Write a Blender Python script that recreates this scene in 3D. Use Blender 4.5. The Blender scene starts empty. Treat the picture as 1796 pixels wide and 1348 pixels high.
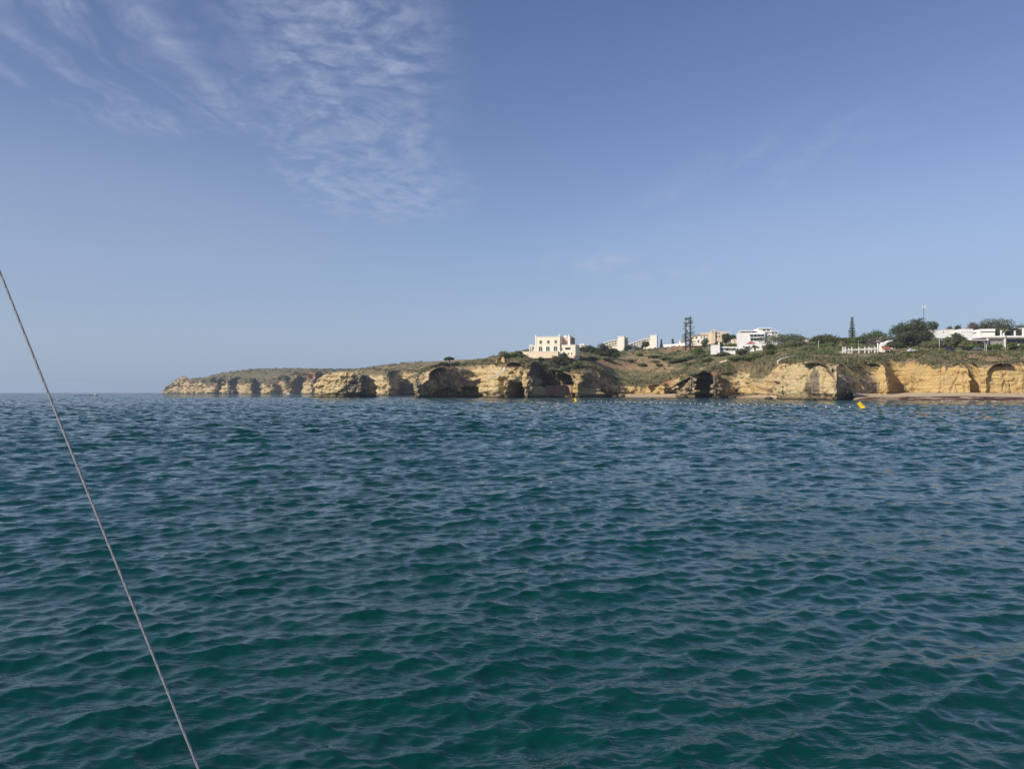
import bpy, bmesh, math, random
import numpy as np
from mathutils import Vector, Matrix

S = bpy.context.scene
COL = S.collection
R = math.radians
random.seed(7)

# ------------------------------------------------------------------ camera
H = 2.8            # eye height above the water (standing on a small yacht)
F = 1349.0         # focal length in photo pixels (1796 wide)
HOR = 688.0        # photo row of the horizon
cd = bpy.data.cameras.new('camera')
cam = bpy.data.objects.new('camera', cd); COL.objects.link(cam)
cam.location = (0, 0, H)
cam.rotation_euler = (R(90) + math.atan((HOR - 674) / F), 0, 0)
cd.sensor_width = 36.0
cd.lens = 36.0 * F / 1796.0
cd.clip_start = 0.1; cd.clip_end = 60000
S.camera = cam

# ------------------------------------------------------------------ sky and sun
SUN_EL = R(31); SUN_AZ = R(-126)     # azimuth from +Y (view direction), negative = to the left / behind
W = bpy.data.worlds.new('World'); S.world = W; W.use_nodes = True
wt = W.node_tree; wt.nodes.clear()
def wn(t, **k):
    n = wt.nodes.new(t)
    for a, b in k.items(): setattr(n, a, b)
    return n
def wl(a, b): wt.links.new(a, b)
def wmath(op, a, b=None, c=None, clamp=False):
    n = wn('ShaderNodeMath', operation=op, use_clamp=clamp)
    for i, v in enumerate((a, b, c)):
        if v is None: continue
        if isinstance(v, (int, float)): n.inputs[i].default_value = v
        else: wl(v, n.inputs[i])
    return n.outputs[0]
out = wn('ShaderNodeOutputWorld'); bg = wn('ShaderNodeBackground')
sky = wn('ShaderNodeTexSky', sky_type='NISHITA')
sky.sun_disc = False
sky.sun_elevation = SUN_EL; sky.sun_rotation = SUN_AZ
sky.altitude = 0; sky.air_density = 1.0; sky.dust_density = 0.3; sky.ozone_density = 3.6
bg.inputs['Strength'].default_value = 0.0985
# cirrus: streaky noise on a plane 9 km up, gathered in soft patches
tc = wn('ShaderNodeTexCoord')
sep = wn('ShaderNodeSeparateXYZ'); wl(tc.outputs['Generated'], sep.inputs[0])
dz = wmath('MAXIMUM', sep.outputs[2], 0.0)
inv = wmath('DIVIDE', 1.0, wmath('ADD', dz, 0.055))
cx = wmath('MULTIPLY', sep.outputs[0], inv); cy = wmath('MULTIPLY', sep.outputs[1], inv)
cmb = wn('ShaderNodeCombineXYZ'); wl(cx, cmb.inputs[0]); wl(cy, cmb.inputs[1])
def wmap(rot, sx, sy, off=(0, 0, 0)):
    m = wn('ShaderNodeMapping'); wl(cmb.outputs[0], m.inputs[0])
    m.inputs['Rotation'].default_value = (0, 0, rot); m.inputs['Scale'].default_value = (sx, sy, 1)
    m.inputs['Location'].default_value = off
    return m.outputs[0]
def wnoise(v, scale, detail, rough, dist=0.0):
    n = wn('ShaderNodeTexNoise'); wl(v, n.inputs['Vector'])
    n.inputs['Scale'].default_value = scale; n.inputs['Detail'].default_value = detail
    n.inputs['Roughness'].default_value = rough; n.inputs['Distortion'].default_value = dist
    return n.outputs['Fac']
def wramp(v, lo, hi):
    n = wn('ShaderNodeMapRange', interpolation_type='SMOOTHSTEP'); wl(v, n.inputs['Value'])
    n.inputs['From Min'].default_value = lo; n.inputs['From Max'].default_value = hi
    return n.outputs[0]
def blob(px, py, rx, ry, rot):
    """soft elliptical patch of cirrus on the cloud plane"""
    a = wmath('SUBTRACT', cx, px); b = wmath('SUBTRACT', cy, py)
    c, s = math.cos(rot), math.sin(rot)
    u = wmath('DIVIDE', wmath('ADD', wmath('MULTIPLY', a, c), wmath('MULTIPLY', b, s)), rx)
    v = wmath('DIVIDE', wmath('SUBTRACT', wmath('MULTIPLY', b, c), wmath('MULTIPLY', a, s)), ry)
    r2 = wmath('ADD', wmath('MULTIPLY', u, u), wmath('MULTIPLY', v, v))
    return wmath('SUBTRACT', 1.0, wramp(wmath('SQRT', r2), 0.25, 1.0))
def cl(xp, yp):
    """cloud-plane point seen at a photo pixel"""
    d = Vector(((xp - 898) / F, 1, (HOR - yp) / F)).normalized()
    k = 1 / (max(d.z, 0) + 0.055)
    return d.x * k, d.y * k
tint = wn('ShaderNodeMix', data_type='RGBA', blend_type='MULTIPLY'); tint.inputs[0].default_value = 1.0; wl(sky.outputs[0], tint.inputs[6]); tint.inputs[7].default_value = (1.05, 0.985, 1.12, 1)
# the veil of haze that whitens the sky towards the horizon, the same all the way round
haze_f = wmath('POWER', 2.718, wmath('MULTIPLY', -1.0, wmath('POWER', wmath('DIVIDE', dz, 0.185), 1.35)))
hz = wn('ShaderNodeMix', data_type='RGBA'); wl(wmath('MULTIPLY', haze_f, 0.95), hz.inputs[0]); wl(tint.outputs[2], hz.inputs[6])
hz.inputs[7].default_value = (3.65, 4.78, 6.4, 1)
warp = wn('ShaderNodeTexNoise'); wl(cmb.outputs[0], warp.inputs['Vector'])
warp.inputs['Scale'].default_value = 1.3; warp.inputs['Detail'].default_value = 4
wv = wn('ShaderNodeVectorMath', operation='SUBTRACT'); wl(warp.outputs['Color'], wv.inputs[0]); wv.inputs[1].default_value = (0.5, 0.5, 0.5)
ws = wn('ShaderNodeVectorMath', operation='SCALE'); wl(wv.outputs[0], ws.inputs[0]); ws.inputs['Scale'].default_value = 0.5
wp = wn('ShaderNodeVectorMath', operation='ADD'); wl(cmb.outputs[0], wp.inputs[0]); wl(ws.outputs[0], wp.inputs[1])
def wmapw(rot, sx, sy, off=(0, 0, 0)):
    m = wn('ShaderNodeMapping'); wl(wp.outputs[0], m.inputs[0])
    m.inputs['Rotation'].default_value = (0, 0, rot); m.inputs['Scale'].default_value = (sx, sy, 1)
    m.inputs['Location'].default_value = off
    return m.outputs[0]
streak = wnoise(wmapw(0.12, 3.6, 0.85, (0.3, 0.2, 0)), 1.5, 6, 0.6, 0.3)      # long fingers
ripple = wnoise(wmapw(-0.35, 3.6, 5.0), 2.6, 5, 0.62, 0.3)                     # fine cross ripples
broad = wnoise(wmap(0.5, 0.8, 0.5), 0.9, 3, 0.5)
mott = wnoise(wmapw(0.2, 3.2, 2.6, (1.7, 0.4, 0)), 3.4, 6, 0.66, 0.2)                  # fine mottling
tex = wmath('MULTIPLY', wramp(streak, 0.36, 0.72), wmath('ADD', 0.45, wmath('MULTIPLY', wramp(ripple, 0.34, 0.72), 0.6)))
texm = wmath('MULTIPLY', wramp(mott, 0.30, 0.72), wmath('ADD', 0.42, wmath('ADD', wmath('MULTIPLY', wramp(streak, 0.32, 0.7), 0.42), wmath('MULTIPLY', wramp(ripple, 0.34, 0.7), 0.3))))
def bl(x, y, rx, ry, rot=0.0): 
    a, b = cl(x, y); return blob(a, b, rx, ry, rot)
def gather(lst):
    tot = None
    for b_, w_ in lst:
        t_ = wmath('MULTIPLY', b_, w_); tot = t_ if tot is None else wmath('MAXIMUM', tot, t_)
    return tot
main_p = gather([(bl(585, 60, 0.38, 0.8, 0.0), 0.64), (bl(600, 220, 0.45, 0.9, 0.0), 0.58), (bl(655, 335, 0.55, 0.8, 0.0), 0.58), (blob(1.9, -0.6, 1.3, 0.7, 0.5), 0.4)])
side_p = gather([(bl(190, 90, 0.55, 0.75, 0.25), 0.55), (bl(370, 180, 0.30, 0.42, 0.2), 0.58), (bl(240, 190, 0.34, 0.4, 0.2), 0.58), (bl(480, 10, 0.45, 0.6, 0.3), 0.42),
    (bl(1110, 468, 0.75, 0.55, 0.5), 0.8), (blob(0.8, 3.3, 1.9, 0.42, -1.25), 0.30), (bl(60, 40, 0.5, 0.5, 0.4), 0.25), (blob(-1.9, 0.2, 1.1, 0.6, 2.0), 0.4), (blob(0.3, -1.6, 0.9, 0.6, 1.0), 0.4)])
fac = wmath('MAXIMUM', wmath('MULTIPLY', main_p, texm), wmath('MULTIPLY', side_p, tex))
# a thin even veil low in the west
veil = wmath('MULTIPLY', wmath('MAXIMUM', wmath('MULTIPLY', bl(1700, 400, 2.6, 1.6, -0.5), 0.7), wmath('MULTIPLY', bl(20, 380, 2.4, 2.0, 0.3), 0.6)), wmath('ADD', 0.12, wmath('MULTIPLY', broad, 0.25)))
fac = wmath('MAXIMUM', fac, veil)
cm = wn('ShaderNodeMix', data_type='RGBA'); wl(fac, cm.inputs[0]); wl(hz.outputs[2], cm.inputs[6]); cm.inputs[7].default_value = (4.9, 5.5, 7.1, 1)
cloudmix = cm.outputs[2]

wl(cloudmix, bg.inputs['Color']); wl(bg.outputs[0], out.inputs[0])

sd = bpy.data.lights.new('sun', 'SUN'); sun = bpy.data.objects.new('sun', sd); COL.objects.link(sun)
sd.energy = 4.7; sd.angle = R(0.53); sd.color = (1.0, 0.90, 0.76)
sv = Vector((math.sin(SUN_AZ) * math.cos(SUN_EL), math.cos(SUN_AZ) * math.cos(SUN_EL), math.sin(SUN_EL)))
sun.rotation_euler = sv.to_track_quat('Z', 'Y').to_euler()
sun.location = sv * 60
S.view_settings.view_transform = 'Standard'; S.view_settings.look = 'None'
S.view_settings.gamma = 1.0; S.view_settings.use_curve_mapping = False
S.view_settings.exposure = 0.0
S.cycles.max_bounces = 6; S.cycles.diffuse_bounces = 3; S.cycles.glossy_bounces = 3
S.cycles.transparent_max_bounces = 8; S.cycles.volume_bounces = 0
S.cycles.use_denoising = True
S.cycles.sample_clamp_indirect = 4.0

# ------------------------------------------------------------------ helpers
def at(x, y, D):
    """photo pixel + distance along the view -> world point"""
    return Vector(((x - 898) / F * D, D, H + (HOR - y) / F * D))

def props(o, label=None, cat=None, group=None, kind=None):
    if label: o['label'] = label
    if cat: o['category'] = cat
    if group: o['group'] = group
    if kind: o['kind'] = kind
    return o

def mat(name, color, rough=0.8, spec=0.3):
    m = bpy.data.materials.new(name); m.use_nodes = True
    b = m.node_tree.nodes['Principled BSDF']
    b.inputs['Base Color'].default_value = (*color, 1)
    b.inputs['Roughness'].default_value = rough
    b.inputs['Specular IOR Level'].default_value = spec
    return m

class NT:
    """small helper round a material's node tree"""
    def __init__(s, name, rough=0.85, spec=0.2):
        s.m = bpy.data.materials.new(name); s.m.use_nodes = True
        s.t = s.m.node_tree; s.b = s.t.nodes['Principled BSDF']
        s.b.inputs['Roughness'].default_value = rough
        s.b.inputs['Specular IOR Level'].default_value = spec
        s.geo = s.t.nodes.new('ShaderNodeNewGeometry')
        s.pos = s.geo.outputs['Position']
    def set(s, i, v):
        if hasattr(v, 'links') or hasattr(v, 'is_linked'): s.t.links.new(v, i)
        elif isinstance(v, (tuple, list)): i.default_value = (*v, 1) if len(v) == 3 and i.type == 'RGBA' else v
        else: i.default_value = v
    def math(s, op, a, b=None, clamp=False):
        n = s.t.nodes.new('ShaderNodeMath'); n.operation = op; n.use_clamp = clamp
        s.set(n.inputs[0], a)
        if b is not None: s.set(n.inputs[1], b)
        return n.outputs[0]
    def scale(s, v, sc, off=(0, 0, 0), rot=(0, 0, 0)):
        n = s.t.nodes.new('ShaderNodeMapping'); s.t.links.new(v, n.inputs[0])
        n.inputs['Scale'].default_value = sc; n.inputs['Location'].default_value = off
        n.inputs['Rotation'].default_value = rot
        return n.outputs[0]
    def noise(s, v, scale, detail=4, rough=0.55, dist=0.0):
        n = s.t.nodes.new('ShaderNodeTexNoise'); s.t.links.new(v, n.inputs['Vector'])
        n.inputs['Scale'].default_value = scale; n.inputs['Detail'].default_value = detail
        n.inputs['Roughness'].default_value = rough; n.inputs['Distortion'].default_value = dist
        return n.outputs['Fac']
    def ramp(s, v, lo, hi, a=0.0, b=1.0):
        n = s.t.nodes.new('ShaderNodeMapRange'); n.interpolation_type = 'SMOOTHSTEP'
        s.set(n.inputs['Value'], v)
        for k, x in (('From Min', lo), ('From Max', hi), ('To Min', a), ('To Max', b)): n.inputs[k].default_value = x
        return n.outputs[0]
    def mix(s, f, a, b):
        n = s.t.nodes.new('ShaderNodeMix'); n.data_type = 'RGBA'
        s.set(n.inputs[0], f); s.set(n.inputs[6], a); s.set(n.inputs[7], b)
        return n.outputs[2]
    def attr(s, name):
        n = s.t.nodes.new('ShaderNodeAttribute'); n.attribute_name = name
        return n
    def bump(s, h, strength, dist):
        n = s.t.nodes.new('ShaderNodeBump'); s.t.links.new(h, n.inputs['Height'])
        n.inputs['Strength'].default_value = strength; n.inputs['Distance'].default_value = dist
        return n
    def color(s, v): s.set(s.b.inputs['Base Color'], v)
    def normal(s, n): s.t.links.new(n.outputs[0], s.b.inputs['Normal'])

def mesh_obj(name, verts, faces, material, parent=None, smooth=False, attrs=None):
    me = bpy.data.meshes.new(name)
    me.from_pydata([tuple(v) for v in verts], [], faces)
    if material: me.materials.append(material)
    if smooth: me.polygons.foreach_set('use_smooth', np.ones(len(me.polygons), dtype=bool))
    for k, v in (attrs or {}).items():
        a = me.attributes.new(k, 'FLOAT', 'POINT'); a.data.foreach_set('value', np.asarray(v, dtype=np.float32))
    me.update()
    o = bpy.data.objects.new(name, me); COL.objects.link(o)
    if parent: o.parent = parent
    return o

def grid_obj(name, P, material, smooth=True, attrs=None, wrap=False, parent=None, keep=None):
    """P: (rows, cols, 3) array of points -> quad sheet; keep: (rows-1, cols-1) mask"""
    r, c, _ = P.shape
    me = bpy.data.meshes.new(name)
    idx = np.arange(r * c, dtype=np.int32).reshape(r, c)
    if wrap: idx = np.concatenate([idx, idx[:, :1]], axis=1)
    q = np.stack([idx[:-1, :-1], idx[:-1, 1:], idx[1:, 1:], idx[1:, :-1]], axis=-1)
    q = q.reshape(-1, 4) if keep is None else q[keep]
    n = len(q)
    me.vertices.add(r * c); me.vertices.foreach_set('co', P.astype(np.float32).ravel())
    me.loops.add(n * 4); me.loops.foreach_set('vertex_index', q.ravel())
    me.polygons.add(n)
    me.polygons.foreach_set('loop_start', np.arange(0, n * 4, 4, dtype=np.int32))
    if smooth: me.polygons.foreach_set('use_smooth', np.ones(n, dtype=bool))
    for k, v in (attrs or {}).items():
        a = me.attributes.new(k, 'FLOAT', 'POINT'); a.data.foreach_set('value', np.asarray(v, dtype=np.float32).ravel())
    me.materials.append(material)
    me.update(calc_edges=True); me.validate()
    o = bpy.data.objects.new(name, me); COL.objects.link(o)
    if parent: o.parent = parent
    return o

# lattice noise in numpy
_rng = np.random.RandomState(11)
_G = _rng.normal(size=(4096, 3)); _G /= np.linalg.norm(_G, axis=1)[:, None]
_PM = _rng.permutation(4096)
def perlin(p):
    p = np.asarray(p, dtype=np.float64)
    i = np.floor(p).astype(np.int64); f = p - i
    u = f * f * f * (f * (f * 6 - 15) + 10)
    res = 0
    for dx in (0, 1):
        for dy in (0, 1):
            for dzz in (0, 1):
                h = _PM[(_PM[(_PM[(i[..., 0] + dx) & 4095] + i[..., 1] + dy) & 4095] + i[..., 2] + dzz) & 4095]
                g = _G[h]
                d = g[..., 0] * (f[..., 0] - dx) + g[..., 1] * (f[..., 1] - dy) + g[..., 2] * (f[..., 2] - dzz)
                w = (u[..., 0] if dx else 1 - u[..., 0]) * (u[..., 1] if dy else 1 - u[..., 1]) * (u[..., 2] if dzz else 1 - u[..., 2])
                res = res + w * d
    return res * 1.5
def fbm(p, octaves=4, gain=0.5, lac=2.03):
    p = np.asarray(p, dtype=np.float64); a = 1.0; r = 0; t = 0
    for k in range(octaves):
        r = r + a * perlin(p + 17.3 * k); t += a; a *= gain; p = p * lac
    return r / t
def cells(p):
    """blocky fracture: random value of the nearest scattered cell point, and distance to it"""
    p = np.asarray(p, dtype=np.float64); i = np.floor(p).astype(np.int64)
    best = np.full(p.shape[:-1], 9.0); val = np.zeros(p.shape[:-1]); sec = best.copy()
    for dx in (-1, 0, 1):
        for dy in (-1, 0, 1):
            for dk in (-1, 0, 1):
                c = i + [dx, dy, dk]
                h = _PM[(_PM[(_PM[c[..., 0] & 4095] + c[..., 1]) & 4095] + c[..., 2]) & 4095]
                q = c + 0.5 + 0.42 * _G[h] - p
                d = (q * q).sum(-1)
                m = d < best
                sec = np.where(m, best, np.minimum(sec, d)); best = np.where(m, d, best); val = np.where(m, (h % 997) / 997.0 * 2 - 1, val)
    return val, np.sqrt(sec) - np.sqrt(best)
def sstep(x, a, b):
    t = np.clip((x - a) / (b - a), 0, 1); return t * t * (3 - 2 * t)

# ------------------------------------------------------------------ the sea
def build_sea():
    rng = np.random.RandomState(5)
    # rings: fine near the boat, growing outwards to the real horizon of a 2.8 m eye (about 6 km)
    rs = [0.6]
    while rs[-1] < 6400:
        r = rs[-1]
        step = 0.25 if r < 4.2 else (0.0050 * r if r < 10 else (0.0047 * r if r < 105 else (0.5 if r < 200 else (1.2 if r < 420 else 1.3 + (r - 420) * 0.03))))
        rs.append(r + step)
    rs = np.array(rs)
    dense = np.linspace(-R(46), R(46), 570)
    coarse = np.linspace(R(46), R(314), 44)[1:-1]
    th = np.concatenate([dense, coarse])
    dth = np.concatenate([np.full(570, R(92) / 570), np.full(len(coarse), R(268) / 44)])
    Rr, T = np.meshgrid(rs, th, indexing='ij')
    X = Rr * np.sin(T); Y = Rr * np.cos(T)
    sp = np.maximum(np.gradient(rs)[:, None], 0.7 * Rr * dth[None, :])
    # wind sea: many crossing wave trains
    N = 150
    lam = np.exp(np.linspace(math.log(0.085), math.log(6.5), N)) * rng.uniform(0.97, 1.03, N)
    main = R(-66)      # travel direction of the main sea: mostly towards the viewer's right rear
    ang = main + rng.normal(0, 1, N) * R(42) * np.where(lam > 1.5, 0.8, 1.0)
    k = 2 * math.pi / lam
    slope = np.interp(np.log(lam), np.log([.085,.2,.4,.8,1.5,3,6.5]), [1.2,1.5,1.45,1.0,.56,.36,.24]) * WAVE
    a = slope / k * rng.uniform(0.5, 1.3, N)
    ph = rng.uniform(0, 2 * math.pi, N)
    kx = k * np.cos(ang); ky = k * np.sin(ang)
    Z = np.zeros_like(X); DX = np.zeros_like(X); DY = np.zeros_like(X)
    tot_s = 0.5 * np.sum((k * a) ** 2); res_s = np.zeros_like(X)
    for j in range(N):
        w = sstep(lam[j] / sp, 1.7, 3.2)
        rows = np.where(w.max(axis=1) > 0)[0]
        if len(rows) == 0: continue
        r1 = rows.max() + 1
        arg = kx[j] * X[:r1] + ky[j] * Y[:r1] + ph[j]
        wj = w[:r1] * a[j]
        res_s[:r1] += 0.5 * (w[:r1] * k[j] * a[j]) ** 2
        sn = np.sin(arg); cs = np.cos(arg)
        Z[:r1] += wj * cs
        DX[:r1] -= 1.2 * wj * math.cos(ang[j]) * sn
        DY[:r1] -= 1.2 * wj * math.sin(ang[j]) * sn
    # gusts: patches of rougher and calmer water
    g = fbm(np.stack([X * 0.03, Y * 0.018, np.full_like(X, 3.3)], -1), 3)
    amp = np.minimum(np.sqrt(tot_s / (res_s + 1e-6)), 3.0) * (1.0 + 0.5 * g) * (1 - 0.75 * sstep(Rr, 900, 3000))
    P = np.stack([X + DX * amp, Y + DY * amp, Z * amp], -1)
    m = NT('sea_water', rough=0.045, spec=0.5)
    m.b.inputs['IOR'].default_value = 1.333; m.b.inputs['Specular Tint'].default_value = (0.88, 1.0, 0.91, 1)
    # body colour: clear green water over deep bottom, paler over the sand shallows by the beach
    sepn = m.t.nodes.new('ShaderNodeSeparateXYZ'); m.t.links.new(m.pos, sepn.inputs[0])
    patch = m.noise(m.scale(m.pos, (0.05, 0.02, 0.0)), 1.0, 3)
    deep = m.mix(m.ramp(patch, 0.35, 0.65), SEA_A, SEA_B)
    m.color(deep)
    lod = m.attr('lod').outputs['Fac']
    fine = m.noise(m.scale(m.pos, (0.55, 1.5, 0.3), rot=(0, 0, -0.42)), 3.2, 4, 0.6, 0.35)
    fine2 = m.noise(m.scale(m.pos, (0.6, 1.5, 0.3), rot=(0, 0, 0.35)), 7.5, 3, 0.6, 0.3)
    gust = m.ramp(m.noise(m.scale(m.pos, (0.22, 0.16, 0.1)), 1.0, 3, 0.6, 0.5), 0.3, 0.7, 0.45, 1.5)
    bm_ = m.bump(m.math('MULTIPLY', m.math('ADD', m.math('MULTIPLY', fine, BUMP_FINE), m.math('MULTIPLY', fine2, BUMP_FINE * 0.33)), gust), 1.0, 1.0)
    # facets too small for the mesh far out: slopes straight from noise
    nz = m.t.nodes.new('ShaderNodeTexNoise'); m.t.links.new(m.scale(m.pos, (0.8, 1.3, 0.2), rot=(0, 0, 0.35)), nz.inputs['Vector'])
    nz.inputs['Scale'].default_value = 1.1; nz.inputs['Detail'].default_value = 2
    def vm(op, a_, b_=None, sc=None):
        n = m.t.nodes.new('ShaderNodeVectorMath'); n.operation = op
        m.set(n.inputs[0], a_)
        if b_ is not None: m.set(n.inputs[1], b_)
        if sc is not None: m.set(n.inputs['Scale'], sc)
        return n.outputs[0]
    sl = vm('MULTIPLY', vm('SUBTRACT', nz.outputs['Color'], (0.5, 0.5, 0.5)), (1.0, 1.4, 0.0))
    sl = vm('SCALE', sl, sc=m.math('MULTIPLY', m.ramp(lod, 0.03, 0.28), BUMP_FAR))
    n2 = m.t.nodes.new('ShaderNodeTexNoise'); m.t.links.new(m.scale(m.pos, (0.8, 1.2, 0.2), rot=(0, 0, -0.3)), n2.inputs['Vector'])
    n2.inputs['Scale'].default_value = 3.4; n2.inputs['Detail'].default_value = 2
    s2 = vm('MULTIPLY', vm('SUBTRACT', n2.outputs['Color'], (0.5, 0.5, 0.5)), (1.0, 1.3, 0.0))
    sl = vm('ADD', sl, vm('SCALE', s2, sc=m.ramp(lod, 0.01, 0.12, 0.0, BUMP_NEAR)))
    nn = vm('NORMALIZE', vm('ADD', bm_.outputs[0], sl))
    m.t.links.new(nn, m.b.inputs['Normal'])
    lodv = np.clip(sp / 2.2, 0, 1)
    o = grid_obj('sea', P, m.m, smooth=True, wrap=True, attrs={'lod': lodv})
    props(o, 'choppy blue green sea filling the whole foreground', kind='structure')
    return o
WAVE = 0.0245
SEA_A = (0.0012, 0.041, 0.034); SEA_B = (0.0016, 0.046, 0.042)
BUMP_FINE = 0.024; BUMP_MID = 0.10; BUMP_FAR = 3.0; BUMP_NEAR = 0.7
build_sea()

# ------------------------------------------------------------------ land: cliffs, hills, beach
# coast in plan: (photo column, distance, photo row of the cliff top)
COAST = [(289, 2050, 686), (287, 1800, 684), (293, 1760, 676), (300, 1745, 668), (309, 1735, 660), (317, 1733, 660), (325, 1725, 670), (333, 1722, 667), (343, 1712, 661.5),
 (350, 1706, 664), (357, 1700, 670), (366, 1660, 664), (378, 1650, 663), (386, 1672, 660), (399, 1620, 663), (408, 1640, 667), (426, 1596, 662), (440, 1580, 666), (450, 1610, 670), (466, 1566, 668), (478, 1555, 664),
 (490, 1572, 667), (507, 1526, 664), (512, 1545, 656), (530, 1570, 652), (540, 1450, 654), (549, 1440, 655), (562, 1500, 658), (590, 1380, 655), (625, 1050, 650), (648, 900, 650), (660, 800, 649), (668, 775, 648),
 (682, 770, 648), (698, 782, 650), (703, 830, 649), (722, 812, 652), (734, 770, 655), (742, 690, 650), (745, 600, 650), (738, 500, 655), (726, 440, 660), (723, 421, 663), (729, 413, 658),
 (745, 417, 651), (762, 423, 645), (790, 434, 641.5), (815, 444, 641), (829, 450, 641), (834, 448, 641), (842, 434, 641), (853, 420, 641), (868, 413, 641), (880, 411, 642), (890, 410, 640), (912, 408, 634), (924, 405, 633),
 (938, 408, 633), (947, 420, 634), (953, 428, 645), (962, 438, 664), (984, 444, 670), (1000, 441, 670), (1002, 432, 657), (1005, 425, 653), (1013, 421, 653), (1030, 433, 651), (1052, 446, 650), (1070, 456, 656), (1082, 468, 672),
 (1095, 470, 676), (1112, 464, 676), (1130, 464, 675), (1145, 455, 674), (1160, 452, 670), (1169, 450, 671), (1172, 468, 676), (1182, 462, 668), (1184, 420, 676), (1187, 394, 677), (1196, 388, 668), (1210, 385, 655), (1224, 384, 650), (1230, 392, 650),
 (1238, 392, 650), (1244, 382, 650), (1256, 379, 650), (1270, 382, 652), (1275, 390, 656), (1280, 410, 658), (1292, 416, 657), (1308, 408, 652), (1322, 398, 648), (1336, 384, 643), (1348, 372, 641), (1356, 355, 640), (1360, 352, 639), (1362, 330, 639),
 (1366, 306, 640), (1376, 296, 639), (1392, 291, 638), (1406, 286, 637.5), (1412, 286.5, 637), (1418, 284, 637), (1430, 281.5, 637), (1446, 280, 638), (1460, 277, 639), (1472, 275, 640), (1477, 278, 640), (1490, 291, 641), (1503, 303, 641), (1514, 308, 642),
 (1528, 311, 642), (1540, 314, 640), (1552, 312, 636), (1563, 311, 633), (1567, 315, 633), (1571, 330, 636), (1578, 335, 634), (1588, 331, 632), (1598, 321, 636), (1612, 314, 639), (1640, 309, 641), (1675, 306, 640), (1698, 304, 637),
 (1709, 303, 637), (1712, 309, 638), (1716, 310, 640), (1717, 304, 645), (1722, 302, 646), (1726, 304, 641), (1740, 303, 638), (1752, 302, 637), (1772, 301.5, 636), (1796, 301, 635), (1850, 297, 634), (1920, 290, 633), (2010, 285, 633), (2120, 276, 633), (2260, 268, 634), (2450, 262, 636)]
# hill and plateau control points: (column, row, distance)
HILL = [(345, 666, 1790), (372, 657, 1720), (400, 653.5, 1700), (440, 651.5, 1690), (500, 650.5, 1690), (560, 650, 1650), (620, 646, 1400), (660, 642, 1050), (700, 640.5, 960), (735, 640, 900), (400, 660, 2100), (560, 655, 2100), (700, 646, 1400), (300, 686, 2100),
 (760, 640, 470), (800, 639.2, 500), (840, 638.5, 480), (868, 634, 470), (780, 641.5, 640), (850, 640, 640), (880, 630, 440), (910, 629, 432), (935, 629, 432),
 (985, 626, 441), (1003, 627, 441), (940, 625.5, 440), (905, 624.5, 448), (915, 622.5, 452), (968, 623, 446), (1012, 623.5, 446), (968, 615, 500), (900, 622, 500), (1030, 621, 470), (1015, 611, 540), (968, 612, 560), (900, 625, 620),
 (965, 650, 448), (985, 644, 454), (985, 658, 450), (965, 636, 446), (1005, 638, 464), (1030, 634, 478), (1052, 640, 470), (1070, 630, 500),
 (1085, 660, 485), (1100, 648, 495), (1130, 652, 488), (1165, 655, 480), (1100, 632, 540), (1140, 634, 530), (1075, 618, 580), (1100, 617, 620), (1150, 612, 640), (1180, 608, 620), (1205, 606, 600), (1190, 630, 510), (1210, 640, 440), (1230, 636, 440), (1180, 645, 460), (1230, 618, 520), (1240, 607, 580), (1100, 616, 760), (1180, 610, 760), (1000, 622, 800),
 (1270, 642, 420), (1290, 632, 425), (1260, 622, 460), (1290, 619, 455), (1340, 612, 450), (1330, 622, 430), (1320, 634, 405), (1350, 634, 372), (1350, 622, 400), (1270, 605, 560), (1330, 606, 520), (1300, 608, 700), (1400, 607, 600),
 (1366, 634, 330), (1385, 631, 318), (1420, 629, 310), (1460, 630, 305), (1380, 622, 350), (1420, 619.5, 350), (1480, 617, 345), (1380, 609, 410), (1440, 608, 410), (1500, 606, 410),
 (1500, 620, 338), (1540, 616, 340), (1575, 617, 352), (1600, 622, 335), (1640, 622, 330), (1600, 612, 352), (1660, 617, 338), (1700, 617, 338), (1750, 618, 338), (1796, 619, 338), (1660, 612, 350), (1740, 612, 352), (1796, 612, 352),
 (1600, 606, 410), (1660, 606, 400), (1720, 605, 400), (1796, 605, 400), (1900, 616, 340), (2100, 616, 330), (2400, 616, 320), (1900, 602, 400), (2200, 604, 390), (1560, 606, 520), (1700, 604, 560), (1900, 604, 560), (2300, 606, 560), (1500, 612, 800), (1800, 610, 900), (2300, 612, 900)]
def plan(x, D): return np.array([(x - 898) / F * D, D])
def zrow(y, D): return H + (HOR - y) / F * D

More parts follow.
